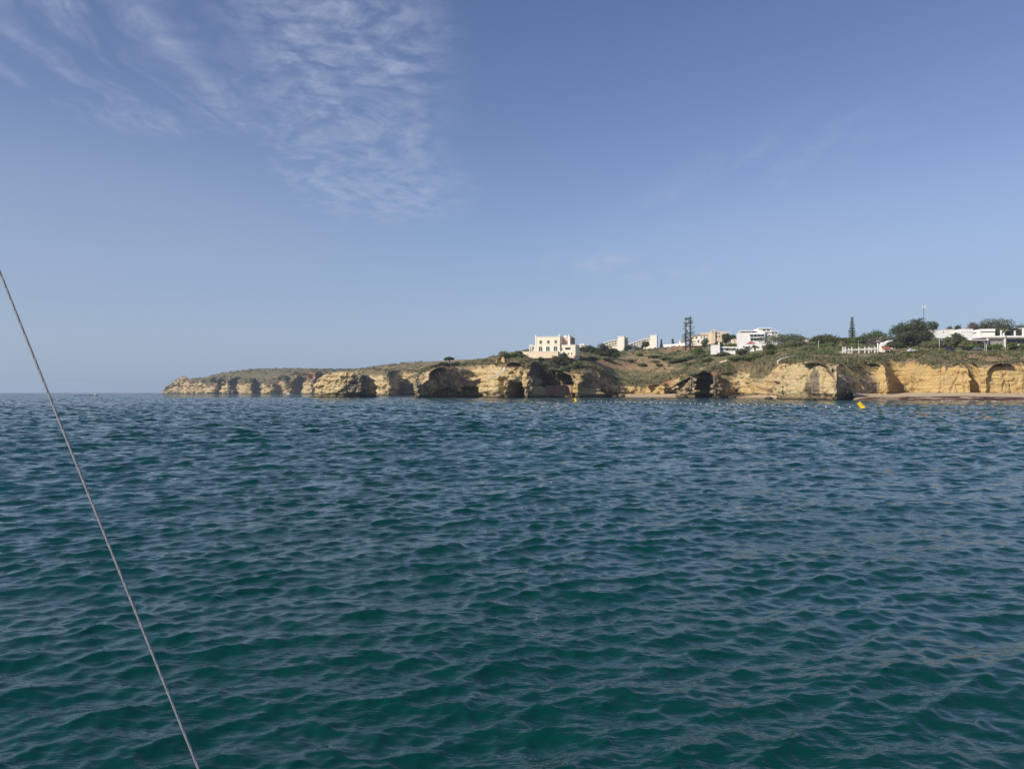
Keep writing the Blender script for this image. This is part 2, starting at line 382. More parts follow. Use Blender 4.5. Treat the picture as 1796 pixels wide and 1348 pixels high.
_cp = []
for (x, D, y) in COAST[1:]:
    _cp.append((x, math.log(D) * 900, zrow(y, D)))
for (x, y, D) in HILL: _cp.append((x, math.log(D) * 900, zrow(y, D)))
_cp = np.array(_cp)
def _tps(d2): return np.where(d2 > 0, 0.5 * d2 * np.log(d2 + 1e-9), 0.0)
_A = np.zeros((len(_cp) + 3, len(_cp) + 3)); _n = len(_cp)
_q = _cp[:, :2] / 300.0
_A[:_n, :_n] = _tps(((_q[:, None] - _q[None]) ** 2).sum(-1)) + np.eye(_n) * 0.015
_A[:_n, _n] = 1; _A[:_n, _n + 1:] = _q; _A[_n, :_n] = 1; _A[_n + 1:, :_n] = _q.T
_wts = np.linalg.solve(_A, np.concatenate([_cp[:, 2], np.zeros(3)]))
def ground_z(X, Y):
    """terrain height at plan points"""
    X = np.asarray(X, float); Y = np.asarray(Y, float); sh = X.shape
    x = (X.ravel() / Y.ravel() * F + 898) / 300.0; l = np.log(Y.ravel()) * 900 / 300.0
    z = np.empty(len(x))
    for s in range(0, len(x), 20000):
        e = s + 20000
        d2 = (x[s:e, None] - _q[None, :, 0]) ** 2 + (l[s:e, None] - _q[None, :, 1]) ** 2
        z[s:e] = _tps(d2) @ _wts[:_n] + _wts[_n] + _wts[_n + 1] * x[s:e] + _wts[_n + 2] * l[s:e]
    return z.reshape(sh)
def gz(x, D):
    p = plan(x, D); return float(ground_z(np.array([p[0]]), np.array([p[1]]))[0])
def gpoint(x, D):
    p = plan(x, D); return Vector((p[0], p[1], gz(x, D)))

# ---- rock material
def rock_material():
    m = NT('limestone', rough=0.92, spec=0.12)
    sp = m.t.nodes.new('ShaderNodeSeparateXYZ'); m.t.links.new(m.pos, sp.inputs[0]); z = sp.outputs[2]
    big = m.noise(m.scale(m.pos, (0.05, 0.05, 0.07)), 1.0, 4, 0.6, 0.5)
    med = m.noise(m.scale(m.pos, (0.3, 0.3, 0.45)), 1.0, 5, 0.65)
    strata = m.noise(m.scale(m.pos, (0.03, 0.03, 1.0)), 0.9, 5, 0.7)
    run = m.noise(m.scale(m.pos, (0.45, 0.45, 0.05)), 1.0, 4, 0.6)      # vertical water stains
    gold = m.attr('gold').outputs['Fac']; weath = m.attr('weather').outputs['Fac']; soil = m.attr('soil').outputs['Fac']; veg = m.attr('veg').outputs['Fac']
    pale = m.mix(m.ramp(strata, 0.35, 0.65), (0.63, 0.53, 0.33), (0.54, 0.42, 0.23))
    ochre = m.mix(m.ramp(strata, 0.4, 0.62), (0.61, 0.45, 0.20), (0.52, 0.355, 0.14))
    base = m.mix(gold, pale, ochre)
    base = m.mix(m.math('MULTIPLY', m.ramp(med, 0.45, 0.75), 0.45), base, (0.36, 0.265, 0.15))
    grey = m.mix(m.ramp(med, 0.3, 0.7), (0.17, 0.14, 0.105), (0.31, 0.26, 0.185))
    wf = m.math('ADD', m.math('ADD', weath, m.math('MULTIPLY', m.math('SUBTRACT', big, 0.5), 1.7)), m.math('MULTIPLY', m.math('SUBTRACT', run, 0.5), 1.3))
    base = m.mix(m.ramp(wf, 0.30, 0.62), base, grey)
    line = m.noise(m.scale(m.pos, (0.06, 0.06, 2.6)), 1.0, 3, 0.6, 0.4)
    base = m.mix(m.ramp(line, 0.56, 0.66, 0.0, 0.4), base, (0.22, 0.15, 0.075))
    red = m.mix(m.ramp(med, 0.35, 0.65), (0.36, 0.17, 0.085), (0.40, 0.24, 0.12))
    base = m.mix(m.ramp(m.math('ADD', soil, m.math('MULTIPLY', m.math('SUBTRACT', big, 0.5), 1.2)), 0.5, 0.8), base, red)
    vf = m.math('ADD', veg, m.math('MULTIPLY', m.math('SUBTRACT', med, 0.5), 1.5))
    base = m.mix(m.ramp(vf, 0.45, 0.6), base, m.mix(m.ramp(run, 0.4, 0.6), (0.12, 0.115, 0.06), (0.24, 0.19, 0.105)))
    # algae line of the tide
    tide = m.math('ADD', z, m.math('MULTIPLY', m.math('SUBTRACT', med, 0.5), 1.4))
    base = m.mix(m.ramp(tide, 0.9, 2.3, 0.72, 0.0), base, (0.075, 0.066, 0.042))
    base = m.mix(m.ramp(tide, 0.3, 0.75, 0.9, 0.0), base, (0.03, 0.028, 0.02))
    m.color(base)
    h = m.math('ADD', m.math('MULTIPLY', strata, 0.5), m.math('MULTIPLY', m.noise(m.scale(m.pos, (0.9, 0.9, 1.5)), 1.0, 5, 0.7), 0.7))
    m.normal(m.bump(h, 0.9, 1.0))
    return m.m
ROCK = rock_material()

def smooth1(a, k, closed):
    """moving average along axis 0"""
    if k < 1: return a
    w = np.hanning(2 * k + 3)[1:-1]; w /= w.sum()
    if closed: b = np.concatenate([a[-k:], a, a[:k]])
    else: b = np.concatenate([np.repeat(a[:1], k, 0), a, np.repeat(a[-1:], k, 0)])
    return np.stack([np.convolve(b[:, i], w, 'valid') for i in range(a.shape[1])], 1)

BROW = []
def cliff(name, pts, rows=40, res=1.45, caves=(), closed=False, rough=1.0, params=None, lean=0.10, inland=7.0, zcap=None, seed=0.0, blend=True, jag=0.0, back=None):
    """pts: (col, dist, top row). A cliff skirt following the coast: displaced rock face, notched at the tide line."""
    P = np.array([[*plan(x, D), zrow(y, D), x, D] for x, D, y in pts], float)
    if closed: P = np.concatenate([P, P[:1]])
    # resample: step grows with distance so that a step is a little more than a pixel
    out = []
    for a, b in zip(P[:-1], P[1:]):
        L = np.hypot(*(b[:2] - a[:2])); n = max(1, int(L / (res * 0.5 * (a[4] + b[4]) / F)))
        t = np.linspace(0, 1, n, endpoint=False)[:, None]
        out.append(a + (b - a) * t)
    Q = np.concatenate(out + ([] if closed else [P[-1:]]))
    step = np.median(Q[:, 4]) / F * res
    k = max(1, int(1.2 / step))
    Q[:, :3] = smooth1(Q[:, :3], k, closed)
    S_ = smooth1(Q[:, :2], max(2, int(6.0 / step)), closed)
    T = np.gradient(S_, axis=0)
    if closed: T[0] = S_[1] - S_[-1]; T[-1] = S_[0] - S_[-2]
    T /= np.linalg.norm(T, axis=1)[:, None] + 1e-9
    N = np.stack([T[:, 1], -T[:, 0]], 1)            # outward: to the sea
    n = len(Q)
    v = np.linspace(0, 1, rows)
    z0 = -1.5
    Ztop = Q[:, 2]
    if jag:
        q3 = np.stack([Q[:, 0], Q[:, 1], Q[:, 0] * 0], -1)
        Ztop = np.maximum(1.5, Ztop + jag * (1.6 * (0.35 - np.abs(fbm(q3 * 0.045 + 2.2, 3)) * 2.4) + 0.8 * fbm(q3 * 0.2, 3)))
    Z = z0 + (Ztop[None, :] - z0) * v[:, None]
    X0 = np.broadcast_to(Q[None, :, 0], Z.shape); Y0 = np.broadcast_to(Q[None, :, 1], Z.shape)
    sc = np.clip(Q[None, :, 4] / 430.0, 0.8, 2.4)     # broader forms far away
    pos = np.stack([X0, Y0, Z], -1)
    ps = pos / sc[..., None] + seed
    big = fbm(ps * [0.07, 0.07, 0.045], 3)
    butt = 1 - np.abs(fbm(ps * [0.16, 0.16, 0.03] + 9, 3)) * 3.0                # ribs and gullies
    med = fbm(ps * [0.33, 0.33, 0.5] + 31, 4)
    st = perlin(np.stack([ps[..., 0] * 0.03, ps[..., 1] * 0.03, ps[..., 2] * 0.55 + 0.8 * fbm(ps * 0.05, 2)], -1))
    ledge = np.tanh(st * 4.0)
    fine = fbm(ps * 1.1 + 5, 3)
    crack = np.exp(-(np.abs(fbm(ps * [0.11, 0.11, 0.025] + 55, 2)) / 0.03) ** 2)
    wj = ps + 0.5 * np.stack([med, fine, med], -1)
    b1, e1 = cells(wj * [0.19, 0.19, 0.30] + 3); b2, e2 = cells(wj * [0.5, 0.5, 0.85] + 8)
    off = rough * sc * (1.7 * big + 0.9 * butt + 0.7 * med + 0.5 * ledge + 0.55 * fine + 1.35 * b1 + 0.75 * b2 - 0.5 * (e1 < 0.09) - 1.9 * crack) - 0.9
    off -= lean * np.maximum(Z, 0) + 0.6
    if back is not None: off -= back(Q[:, 3])[None, :] * np.clip((v[:, None] - 0.58) / 0.42, 0, 1) ** 1.3   # upper slope lying back
    off -= 1.3 * np.exp(-((Z - 1.2) / 1.1) ** 2)                               # wave notch
    rt = np.clip((v[:, None] - 0.86) / 0.14, 0, 1); off -= 2.2 * rt ** 2 * sc   # rounded brow
    for (cx_, cD, hw, hh, dep) in caves:
        c = plan(cx_, cD)
        along = (X0 - c[0]) * T[None, :, 0] + (Y0 - c[1]) * T[None, :, 1]
        dist = np.hypot(X0 - c[0], Y0 - c[1])
        e = (np.abs(along) / hw) ** 2.5 + (np.maximum(Z, 0) / hh) ** 3 + 0.5 * med * np.clip(Z / 3.0, 0, 1)
        off -= dep * (1 - sstep(e, 0.72, 1.12)) * (dist < hw * 1.25 + 1.5)
    Px = X0 + N[None, :, 0] * off; Py = Y0 + N[None, :, 1] * off
    Zd = Z + sc * 0.25 * fine * (v[:, None] > 0.1)
    if zcap is None and blend:
        gt = ground_z(Px[-8:], np.maximum(Py[-8:], 60.0))
        Zd[-8:] += (np.maximum(gt, 0.5) - Ztop[None]) * sstep(v[-8:], v[-9], 1.0)[:, None]
    Pm = np.stack([Px, Py, Zd], -1)
    # run inland over the brow
    ext = []
    for d in ((1.2, 3.0, inland * 0.8) if zcap is None else ()):
        ex = Q[:, 0] + N[:, 0] * (off[-1] - d); ey = Q[:, 1] + N[:, 1] * (off[-1] - d)
        g = ground_z(ex, np.maximum(ey, 60.0)) + 0.25 + 0.3 * fbm(np.stack([ex * .4, ey * .4, ex * 0], -1), 2) - (0.7 if d > 4 else 0.02 * d)
        ext.append(np.stack([ex, ey, g], -1))
    if zcap is not None:
        c = Q[:, :2].mean(0)
        for f, hgt in ((0.25, 0.5), (0.5, 0.8), (0.75, 1.0), (0.98, 1.0)):
            ex = Pm[-1, :, 0] * (1 - f) + c[0] * f; ey = Pm[-1, :, 1] * (1 - f) + c[1] * f
            ez = Pm[-1, :, 2] * (1 - hgt * 0.7) + (zcap) * hgt * 0.7 + 0.9 * fbm(np.stack([ex * .25, ey * .25, ex * 0], -1), 3)
            ext.append(np.stack([ex, ey, ez], -1))
    if zcap is None: BROW.append(Pm[-1, ::3, :2].copy())
    Pm = np.concatenate([Pm, np.array(ext)], 0)
    R2, C2 = Pm.shape[:2]
    xs = Q[:, 3]
    vv = np.concatenate([v, np.full(R2 - rows, 1.2)])[:, None]
    gold, weath, soil, veg = params(xs[None, :], vv, Pm)
    shp = (R2, C2)
    o = grid_obj(name, Pm, ROCK, smooth=False, wrap=closed, attrs={'gold': np.broadcast_to(gold, shp), 'weather': np.broadcast_to(weath, shp), 'soil': np.broadcast_to(soil, shp), 'veg': np.broadcast_to(veg, shp)})
    props(o, kind='structure')
    return o
def ip(x, *kv): return np.interp(x, [a for a, b in kv], [b for a, b in kv])

def main_back(x): return ip(x, (290, 3), (640, 4), (700, 3), (722, 5), (740, 9), (825, 9), (832, 2), (868, 2), (880, 5), (945, 5), (1002, 1), (1012, 3), (1030, 6), (1075, 6), (1090, 2), (1180, 2), (1190, 3), (1275, 3), (1290, 8), (1345, 7), (1362, 1), (1470, 1), (1482, 5), (1500, 9), (1545, 6), (1560, 1), (1600, 4), (1640, 1), (1700, 1), (1796, 2))
def main_params(x, v, P):
    gold = ip(x, (700, .3), (830, .35), (945, .5), (1010, .7), (1080, .5), (1160, .9), (1185, .3), (1275, .4), (1330, .6), (1360, .25), (1500, .2), (1540, .85), (1600, .9), (1900, .9)) + 0 * v
    weath = ip(x, (290, .3), (380, .2), (470, .2), (500, .35), (540,.3), (640, .1), (700, .2), (722, .35), (735, .48), (825, .5), (835, .1), (868, .02), (885, .1), (900, .25), (930, .2), (950, .4), (1004, .0), (1012, .1), (1018, .5), (1075, .5), (1090, .25), (1165, .0), (1185, .5),
                (1215, .62), (1270, .6), (1285, .4), (1340, .3), (1362, .05), (1400, -.1), (1409, .55), (1428, .5), (1436, -.05), (1468, 0), (1478, .55), (1535, .45), (1560, .0), (1575, -.2), (1600, -.1), (1620, -.25), (1700, -.25), (1715, .0), (1796, -.15), (2400, 0)) + 0 * v
    soil = 0.55 * sstep(v, 0.72, 0.98) + ip(x, (500, .1), (535, .75), (552, .6), (565, 0), (870, 0), (890, .25), (940, .3), (960, .0), (1075, .1), (1120, .3), (1180, .2), (1280, .25), (1350, .15), (1370, -.1), (1560, 0), (1640, .08), (1796, .12)) * np.clip(v + 0.2, 0, 1)
    top = ip(x, (290, .72), (400, .55), (520, .6), (560, .7), (700, .62), (722, .85), (760, .8), (830, .86), (880, .82), (950, .62), (965, .2), (1000, .2), (1006, .9), (1060, .85), (1085, .7), (1170, .8), (1190, .85), (1275, .82), (1300, .62), (1350, .75), (1370, .9), (1470, .92), (1485, .75), (1530, .6), (1550, .85), (1600, .75), (1640, .8), (1700, .82), (1796, .78))
    top = top + np.where(x < 640, 0.45 * perlin(np.stack([x / 13.0, 0 * x + 0.5, 0 * x + 0.3], -1)) - 0.05, 0.10 * perlin(np.stack([x / 9.0, 0 * x + 0.5, 0 * x + 0.3], -1)))
    veg = 0.75 * sstep(v, top - 0.05, top + 0.25) + ip(x, (1475, 0), (1500, .25), (1530, .45), (1545, .1), (1570, 0)) + 0 * v
    return gold, weath, soil, veg
CAVES = [(872, 412.5, 2.3, 11.5, 10), (905, 409, 5.0, 8.4, 24), (894, 410, 2.2, 9.5, 12), (1036, 437, 9, 5.4, 16), (1062, 452, 6, 4.8, 14), (1233, 391, 2.4, 10.0, 10), (1203, 387, 4.5, 4.4, 5), (1322, 398, 1.1, 6.5, 5), (1413, 286, 0.7, 4.5, 2.5),
         (790, 434, 11, 4.5, 5), (820, 446, 5, 6.0, 5), (1714, 316, 0.8, 9, 4), (447, 1600, 10, 12, 14), (383, 1665, 7, 16, 10), (500, 1560, 8, 10, 14), (705, 800, 8, 16, 12)]
i_far = [i for i, c in enumerate(COAST) if c[0] == 625][0]
o = cliff('distant_headland', COAST[:i_far + 1], rows=26, res=1.35, caves=CAVES, params=main_params, back=main_back, lean=0.22, inland=14, rough=1.5, blend=False, jag=5.5)
o['label'] = 'long distant limestone headland reaching out to sea on the left'
i_b = [i for i, c in enumerate(COAST) if c[0] == 962][0]
o = cliff('villa_headland', COAST[i_far:i_b + 2], rows=44, res=1.25, caves=CAVES, params=main_params, back=main_back, lean=0.13)
o['label'] = 'ochre limestone headland with sea caves below the villa'
i_c = [i for i, c in enumerate(COAST) if c[0] == 1366][0]
o = cliff('cove_cliffs', COAST[i_b:i_c + 1], rows=40, res=1.25, caves=CAVES, params=main_params, back=main_back, lean=0.16)
o['label'] = 'broken brown cliffs behind the small coves'
o = cliff('beach_cliffs', COAST[i_c:], rows=48, res=1.25, caves=CAVES, params=main_params, back=main_back, lean=0.10, rough=0.45)
o['label'] = 'golden sandstone cliffs above the beach on the right'

# ---- hillside sheet
def terrain_material():
    m = NT('dry_hillside', rough=0.95, spec=0.08)
    big = m.noise(m.scale(m.pos, (0.025, 0.025, 0.05)), 1.0, 4, 0.6, 0.4)
    med = m.noise(m.scale(m.pos, (0.13, 0.13, 0.13)), 1.0, 5, 0.65)
    fin = m.noise(m.scale(m.pos, (0.7, 0.7, 0.7)), 1.0, 4, 0.7)
    straw = m.mix(m.ramp(fin, 0.35, 0.65), (0.40, 0.31, 0.17), (0.28, 0.215, 0.115))
    green = m.mix(m.ramp(fin, 0.35, 0.65), (0.12, 0.12, 0.058), (0.25, 0.21, 0.11))
    soil = (0.40, 0.235, 0.135)
    lush = m.attr('lush').outputs['Fac']
    c = m.mix(m.ramp(m.math('ADD', m.math('MULTIPLY', med, 0.7), m.math('MULTIPLY', big, 0.6)), 0.62, 0.76), straw, soil)
    g = m.math('ADD', lush, m.math('MULTIPLY', m.math('SUBTRACT', med, 0.5), 1.6))
    c = m.mix(m.ramp(g, 0.4, 0.6), c, green)
    m.color(c)
    m.normal(m.bump(m.math('ADD', fin, m.math('MULTIPLY', med, 2.0)), 0.8, 0.5))
    return m.m
TERR = terrain_material()
_cx = np.array([c[0] for c in COAST], float); _cD = np.array([c[1] for c in COAST], float)
_poly = np.array([plan(c[0], c[1]) for c in COAST] + [plan(2450, 1500), plan(900, 3000), plan(289, 3000)])
def inside(X, Y, poly):
    c = np.zeros(X.shape, bool); n = len(poly)
    for i in range(n):
        x1, y1 = poly[i]; x2, y2 = poly[(i + 1) % n]
        cond = ((y1 > Y) != (y2 > Y))
        with np.errstate(divide='ignore', invalid='ignore'):
            xi = (x2 - x1) * (Y - y1) / (y2 - y1 + 1e-12) + x1
        c ^= cond & (X < xi)
    return c
def edge_dist(X, Y, poly):
    d = np.full(X.shape, 1e9)
    for i in range(len(poly) - 1):
        a = poly[i]; b = poly[i + 1]; ab = b - a
        t = np.clip(((X - a[0]) * ab[0] + (Y - a[1]) * ab[1]) / (ab @ ab + 1e-9), 0, 1)
        d = np.minimum(d, np.hypot(X - a[0] - t * ab[0], Y - a[1] - t * ab[1]))
    return d
def lush_at(x, y):
    """how green the slope is at a photo position (column, row) of the ground point"""
    l = 0.50 + 0 * x
    def el(cx_, cy_, rx, ry, w):
        return w * np.clip(1.3 - np.sqrt(((x - cx_) / rx) ** 2 + ((y - cy_) / ry) ** 2), 0, 1)
    l = l + el(985, 650, 35, 25, .5) + el(1230, 630, 70, 14, .5) + el(1060, 622, 40, 10, .6) + el(1160, 660, 80, 12, .4) + el(1330, 622, 60, 10, .5) + el(1440, 612, 90, 10, .5) + el(1650, 605, 60, 10, .4)
    l = l - el(1110, 634, 70, 12, .55) - el(1190, 607, 45, 6, .4) - el(1330, 640, 50, 8, .3) - el(1150, 648, 40, 6, .3) - el(1420, 628, 60, 6, .2) - el(1650, 632, 90, 8, .3) - el(1760, 628, 60, 8, .3)
    l = l + el(500, 655, 200, 12, .15)
    return l
def build_hill():
    xs = np.linspace(285, 2440, 720)
    Ds = 255 * np.exp(np.linspace(0, math.log(2300 / 255), 230))
    XX, DD = np.meshgrid(xs, Ds, indexing='xy')
    X = (XX - 898) / F * DD; Y = DD
    brow = np.concatenate(BROW + [np.array([plan(2450, 1500), plan(900, 3000), plan(289, 3000)])])
    ins = inside(X, Y, brow)
    ed = edge_dist(X, Y, _poly[:len(COAST)])
    ed = np.where(ins, ed, -ed)
    Z = ground_z(X, Y)
    Z = Z + sstep(ed, 2, 12) * (0.9 * fbm(np.stack([X * .08, Y * .08, X * 0], -1), 3) + 0.35 * fbm(np.stack([X * .4, Y * .4, X * 0 + 4], -1), 2))
    Z = Z - 0.25 * (1 - sstep(ed, 8.0, 16.0))
    rowpx = HOR - (Z - H) * F / Y
    lush = lush_at(XX, rowpx)
    Pm = np.stack([X, Y, Z], -1)
    ok = ins & (ed > 0.5)
    k = ok[:-1, :-1] & ok[1:, :-1] & ok[:-1, 1:] & ok[1:, 1:]
    # orient faces upwards
    o = grid_obj('hillside', Pm, TERR, smooth=True, attrs={'lush': lush}, keep=k)
    props(o, 'dry scrubby hillside rising behind the cliffs', kind='structure')
build_hill()

# ---- sea stacks
def stack_params(x, v, P):
    left = sstep(-x, -625, -590)
    return 0.25 + 0 * x + 0 * v, 0.08 + 0.35 * (1 - left) + 0 * v, 0.1 * sstep(v, .9, 1) + 0 * x, 0.45 * sstep(v, 0.86, 1.15) + 0 * x
st = [(541, 470, 690), (546, 462, 676), (552, 458, 664), (566, 452, 654), (585, 449, 652), (605, 448, 651), (622, 449, 652), (636, 451, 652), (648, 455, 655), (658, 462, 660), (663, 474, 664), (660, 488, 662), (640, 496, 655), (600, 500, 653), (565, 494, 656), (546, 482, 672)]
st = [(a, d, y) for a, d, y in st]
o = cliff('sea_stack', st, rows=46, res=1.2, closed=True, params=stack_params, lean=0.10, rough=0.85, zcap=15.6, seed=3.7, caves=[(641, 453, 3.5, 4, 3), (560, 455, 1.0, 7, 2)])
del o['kind']; props(o, 'large flat topped pale yellow limestone sea stack left of the villa headland', 'sea stack')
def stack2_params(x, v, P): return 0 * x + 0.2 * v, 0.75 + 0 * x + 0 * v, 0 * x + 0 * v, 0.3 * sstep(v, .8, 1.1) + 0 * x
st2 = [(390, 1352, 690), (394, 1340, 683), (402, 1336, 676), (410, 1340, 680), (419, 1350, 688), (412, 1362, 682), (402, 1366, 676), (394, 1362, 683)]
o = cliff('sea_stack', st2, rows=22, res=1.0, closed=True, params=stack2_params, lean=0.05, rough=0.8, zcap=14, seed=8.2)
del o['kind']; props(o, 'small dark pointed rock standing off the distant headland', 'sea stack')

# ---- beaches
def sand_material():
    m = NT('sand', rough=0.95, spec=0.1)
    f = m.noise(m.scale(m.pos, (0.5, 0.5, 2.0)), 1.0, 5, 0.7)
    b = m.noise(m.scale(m.pos, (0.06, 0.25, 0.5)), 1.0, 4, 0.65, 0.6)
    weed = m.attr('weed').outputs['Fac']
    sp = m.t.nodes.new('ShaderNodeSeparateXYZ'); m.t.links.new(m.pos, sp.inputs[0])
    c = m.mix(m.ramp(f, 0.3, 0.7), (0.62, 0.49, 0.32), (0.54, 0.415, 0.26))
    c = m.mix(m.ramp(sp.outputs[2], 0.15, 0.7, 0.7, 0.0), c, (0.18, 0.125, 0.075))
    w = m.math('ADD', weed, m.math('MULTIPLY', m.math('SUBTRACT', b, 0.5), 1.5))
    c = m.mix(m.ramp(w, 0.5, 0.72), c, m.mix(m.ramp(f, 0.4, 0.6), (0.07, 0.035, 0.028), (0.12, 0.06, 0.045)))
    m.color(c); m.normal(m.bump(f, 0.5, 0.3))
    return m.m
SAND = sand_material()
def beach(x0, x1, wl, cl_, ztop, weedamt, label):
    """wl / cl_: (col, distance) of the water line and of the cliff foot"""
    xs = np.linspace(x0, x1, int((x1 - x0) / 1.2)); t = np.linspace(-0.5, 1.25, 44)
    Dw = ip(xs, *wl); Dc = ip(xs, *cl_)
    D = Dw[None] + (Dc - Dw)[None] * t[:, None]
    X = (xs[None] - 898) / F * D
    zt = np.interp(t, [-0.5, 0, 0.25, 0.6, 1.0, 1.25], [-1.6, -0.02, 0.30 * ztop, 0.62 * ztop, ztop, ztop * 1.06])[:, None]
    Z = zt + 0.10 * fbm(np.stack([X * .12, D * .3, X * 0], -1), 3) * (t[:, None] > 0.05) + 0.10 * fbm(np.stack([X * .05, D * .05, X * 0 + 8], -1), 2)
    tt = t[:, None] + 0.20 * fbm(np.stack([X * .045, D * .02, X * 0 + 3], -1), 3)
    weed = weedamt * (0.8 + 0.9 * fbm(np.stack([X * .16, D * .35, X * 0 + 6], -1), 3)) * sstep(t[:, None], 0.0, 0.06) * (1 - sstep(tt, 0.38, 0.52)) + 0 * X
    o = grid_obj('beach', np.stack([X, D, Z], -1), SAND, smooth=True, attrs={'weed': weed})
    props(o, label, kind='structure')
beach(1496, 2440, [(1496, 282), (1530, 262), (1600, 252), (1700, 248), (1796, 246), (2440, 235)], [(1496, 300), (1530, 325), (1570, 335), (1620, 312), (1700, 306), (1800, 308), (2440, 268)], 2.75, 0.95, 'long sandy beach with a dark band of seaweed below the golden cliffs')
beach(1084, 1200, [(1084, 432), (1130, 402), (1200, 392)], [(1084, 470), (1130, 466), (1200, 440)], 1.9, 0.0, 'small sandy cove between the cave rock and the grey rock')
beach(1262, 1362, [(1262, 392), (1300, 378), (1340, 350), (1362, 325)], [(1262, 405), (1300, 412), (1340, 380), (1362, 340)], 1.5, 0.0, 'narrow strip of sand at the foot of the broken brown cliffs')
beach(940, 1016, [(940, 440), (970, 455), (1016, 440)], [(940, 455), (970, 480), (1016, 470)], 1.6, 0.3, 'stony strip of shore in the notch beside the villa headland')

# ---- orange outcrop on the brow
def outcrop_params(x, v, P): return 0.8 + 0 * x + 0 * v, -0.2 + 0 * x + 0 * v, 0.55 + 0 * x + 0 * v, 0.7 * sstep(v, .93, 1.1) + 0 * x
oc = [(864, 424, 628), (867, 421, 627), (871, 421, 627), (874, 423, 629), (878, 420, 627), (886, 419, 626), (893, 421, 627), (896, 428, 628), (890, 436, 626), (875, 437, 626), (866, 433, 627)]
o = cliff('rock_outcrop', oc, rows=40, res=1.0, closed=True, params=outcrop_params, lean=0.02, rough=0.35, zcap=23.0, seed=5.1)
del o['kind']; props(o, 'orange rock outcrop crowned with bushes left of the villa terrace', 'rock outcrop')

# ------------------------------------------------------------------ foliage
def leaf_material(name, dark, light, dry=None):
    m = NT(name, rough=0.75, spec=0.15)
    tone = m.attr('tone').outputs['Fac']
    n = m.noise(m.scale(m.pos, (0.35, 0.35, 0.35)), 1.0, 3, 0.6)
    c = m.mix(m.math('ADD', m.math('MULTIPLY', tone, 0.75), m.math('MULTIPLY', m.math('SUBTRACT', n, 0.5), 0.6), clamp=True), dark, light)
    if dry: c = m.mix(m.ramp(n, 0.52, 0.7, 0.0, 0.6), c, dry)
    m.color(c)
    return m.m
LEAF_PINE = leaf_material('pine_leaf', (0.054, 0.070, 0.031), (0.163, 0.186, 0.070))
LEAF_DARK = leaf_material('cypress_leaf', (0.046, 0.059, 0.034), (0.124, 0.147, 0.070))
LEAF_GREEN = leaf_material('broad_leaf', (0.054, 0.085, 0.023), (0.163, 0.217, 0.062))
LEAF_OLIVE = leaf_material('olive_leaf', (0.093, 0.102, 0.053), (0.248, 0.248, 0.132), (0.232, 0.194, 0.101))
LEAF_DRY = leaf_material('dry_scrub_leaf', (0.116, 0.101, 0.054), (0.310, 0.264, 0.147), (0.326, 0.225, 0.116))
LEAF_PURPLE = leaf_material('mauve_leaf', (0.109, 0.085, 0.078), (0.232, 0.171, 0.155))
BARK = mat('bark', (0.075, 0.055, 0.040), 0.95, 0.1)
BARK_PALE = mat('pale_bark', (0.16, 0.125, 0.09), 0.95, 0.1)

class Leaves:
    """collects leaf-clump quads"""
    def __init__(s, seed=0): s.P = []; s.T = []; s.r = np.random.RandomState(seed)
    def lobe(s, c, rad, n, size, tone=0.5, shell=0.62, up=0.25):
        r = s.r; c = np.asarray(c, float); rad = np.asarray(rad, float) * np.ones(3)
        d = r.normal(size=(n, 3)); d /= np.linalg.norm(d, axis=1)[:, None]
        p = c + d * rad * (shell + (1 - shell) * r.rand(n, 1) ** 0.6) * (1 + 0.18 * r.normal(size=(n, 1)))
        nn = d + 0.75 * r.normal(size=(n, 3)) + [0, 0, up]; nn /= np.linalg.norm(nn, axis=1)[:, None]
        t = np.cross(nn, r.normal(size=(n, 3))); t /= np.linalg.norm(t, axis=1)[:, None] + 1e-9
        b = np.cross(nn, t)
        sz = size * (0.6 + 0.8 * r.rand(n, 1)); t = t * sz; b = b * sz * (0.5 + 0.5 * r.rand(n, 1))
        q = np.stack([p - t - 0.3 * b, p + 0.2 * t - b, p + t + 0.3 * b, p - 0.2 * t + b], 1)
        s.P.append(q); s.T.append(np.repeat(np.clip(tone + 0.28 * r.normal(size=n), 0, 1), 4))
    def quad(s, q, tone=0.5):
        s.P.append(np.asarray(q, float)[None]); s.T.append(np.full(4, tone))
    def build(s, name, material, parent=None):
        V = np.concatenate(s.P).reshape(-1, 3); n = len(V) // 4
        me = bpy.data.meshes.new(name)
        me.vertices.add(len(V)); me.vertices.foreach_set('co', V.astype(np.float32).ravel())
        me.loops.add(n * 4); me.loops.foreach_set('vertex_index', np.arange(n * 4, dtype=np.int32))
        me.polygons.add(n); me.polygons.foreach_set('loop_start', np.arange(0, n * 4, 4, dtype=np.int32))
        a = me.attributes.new('tone', 'FLOAT', 'POINT'); a.data.foreach_set('value', np.concatenate(s.T).astype(np.float32))
        me.materials.append(material); me.update(calc_edges=True)
        o = bpy.data.objects.new(name, me); COL.objects.link(o)
        if parent: o.parent = parent
        return o

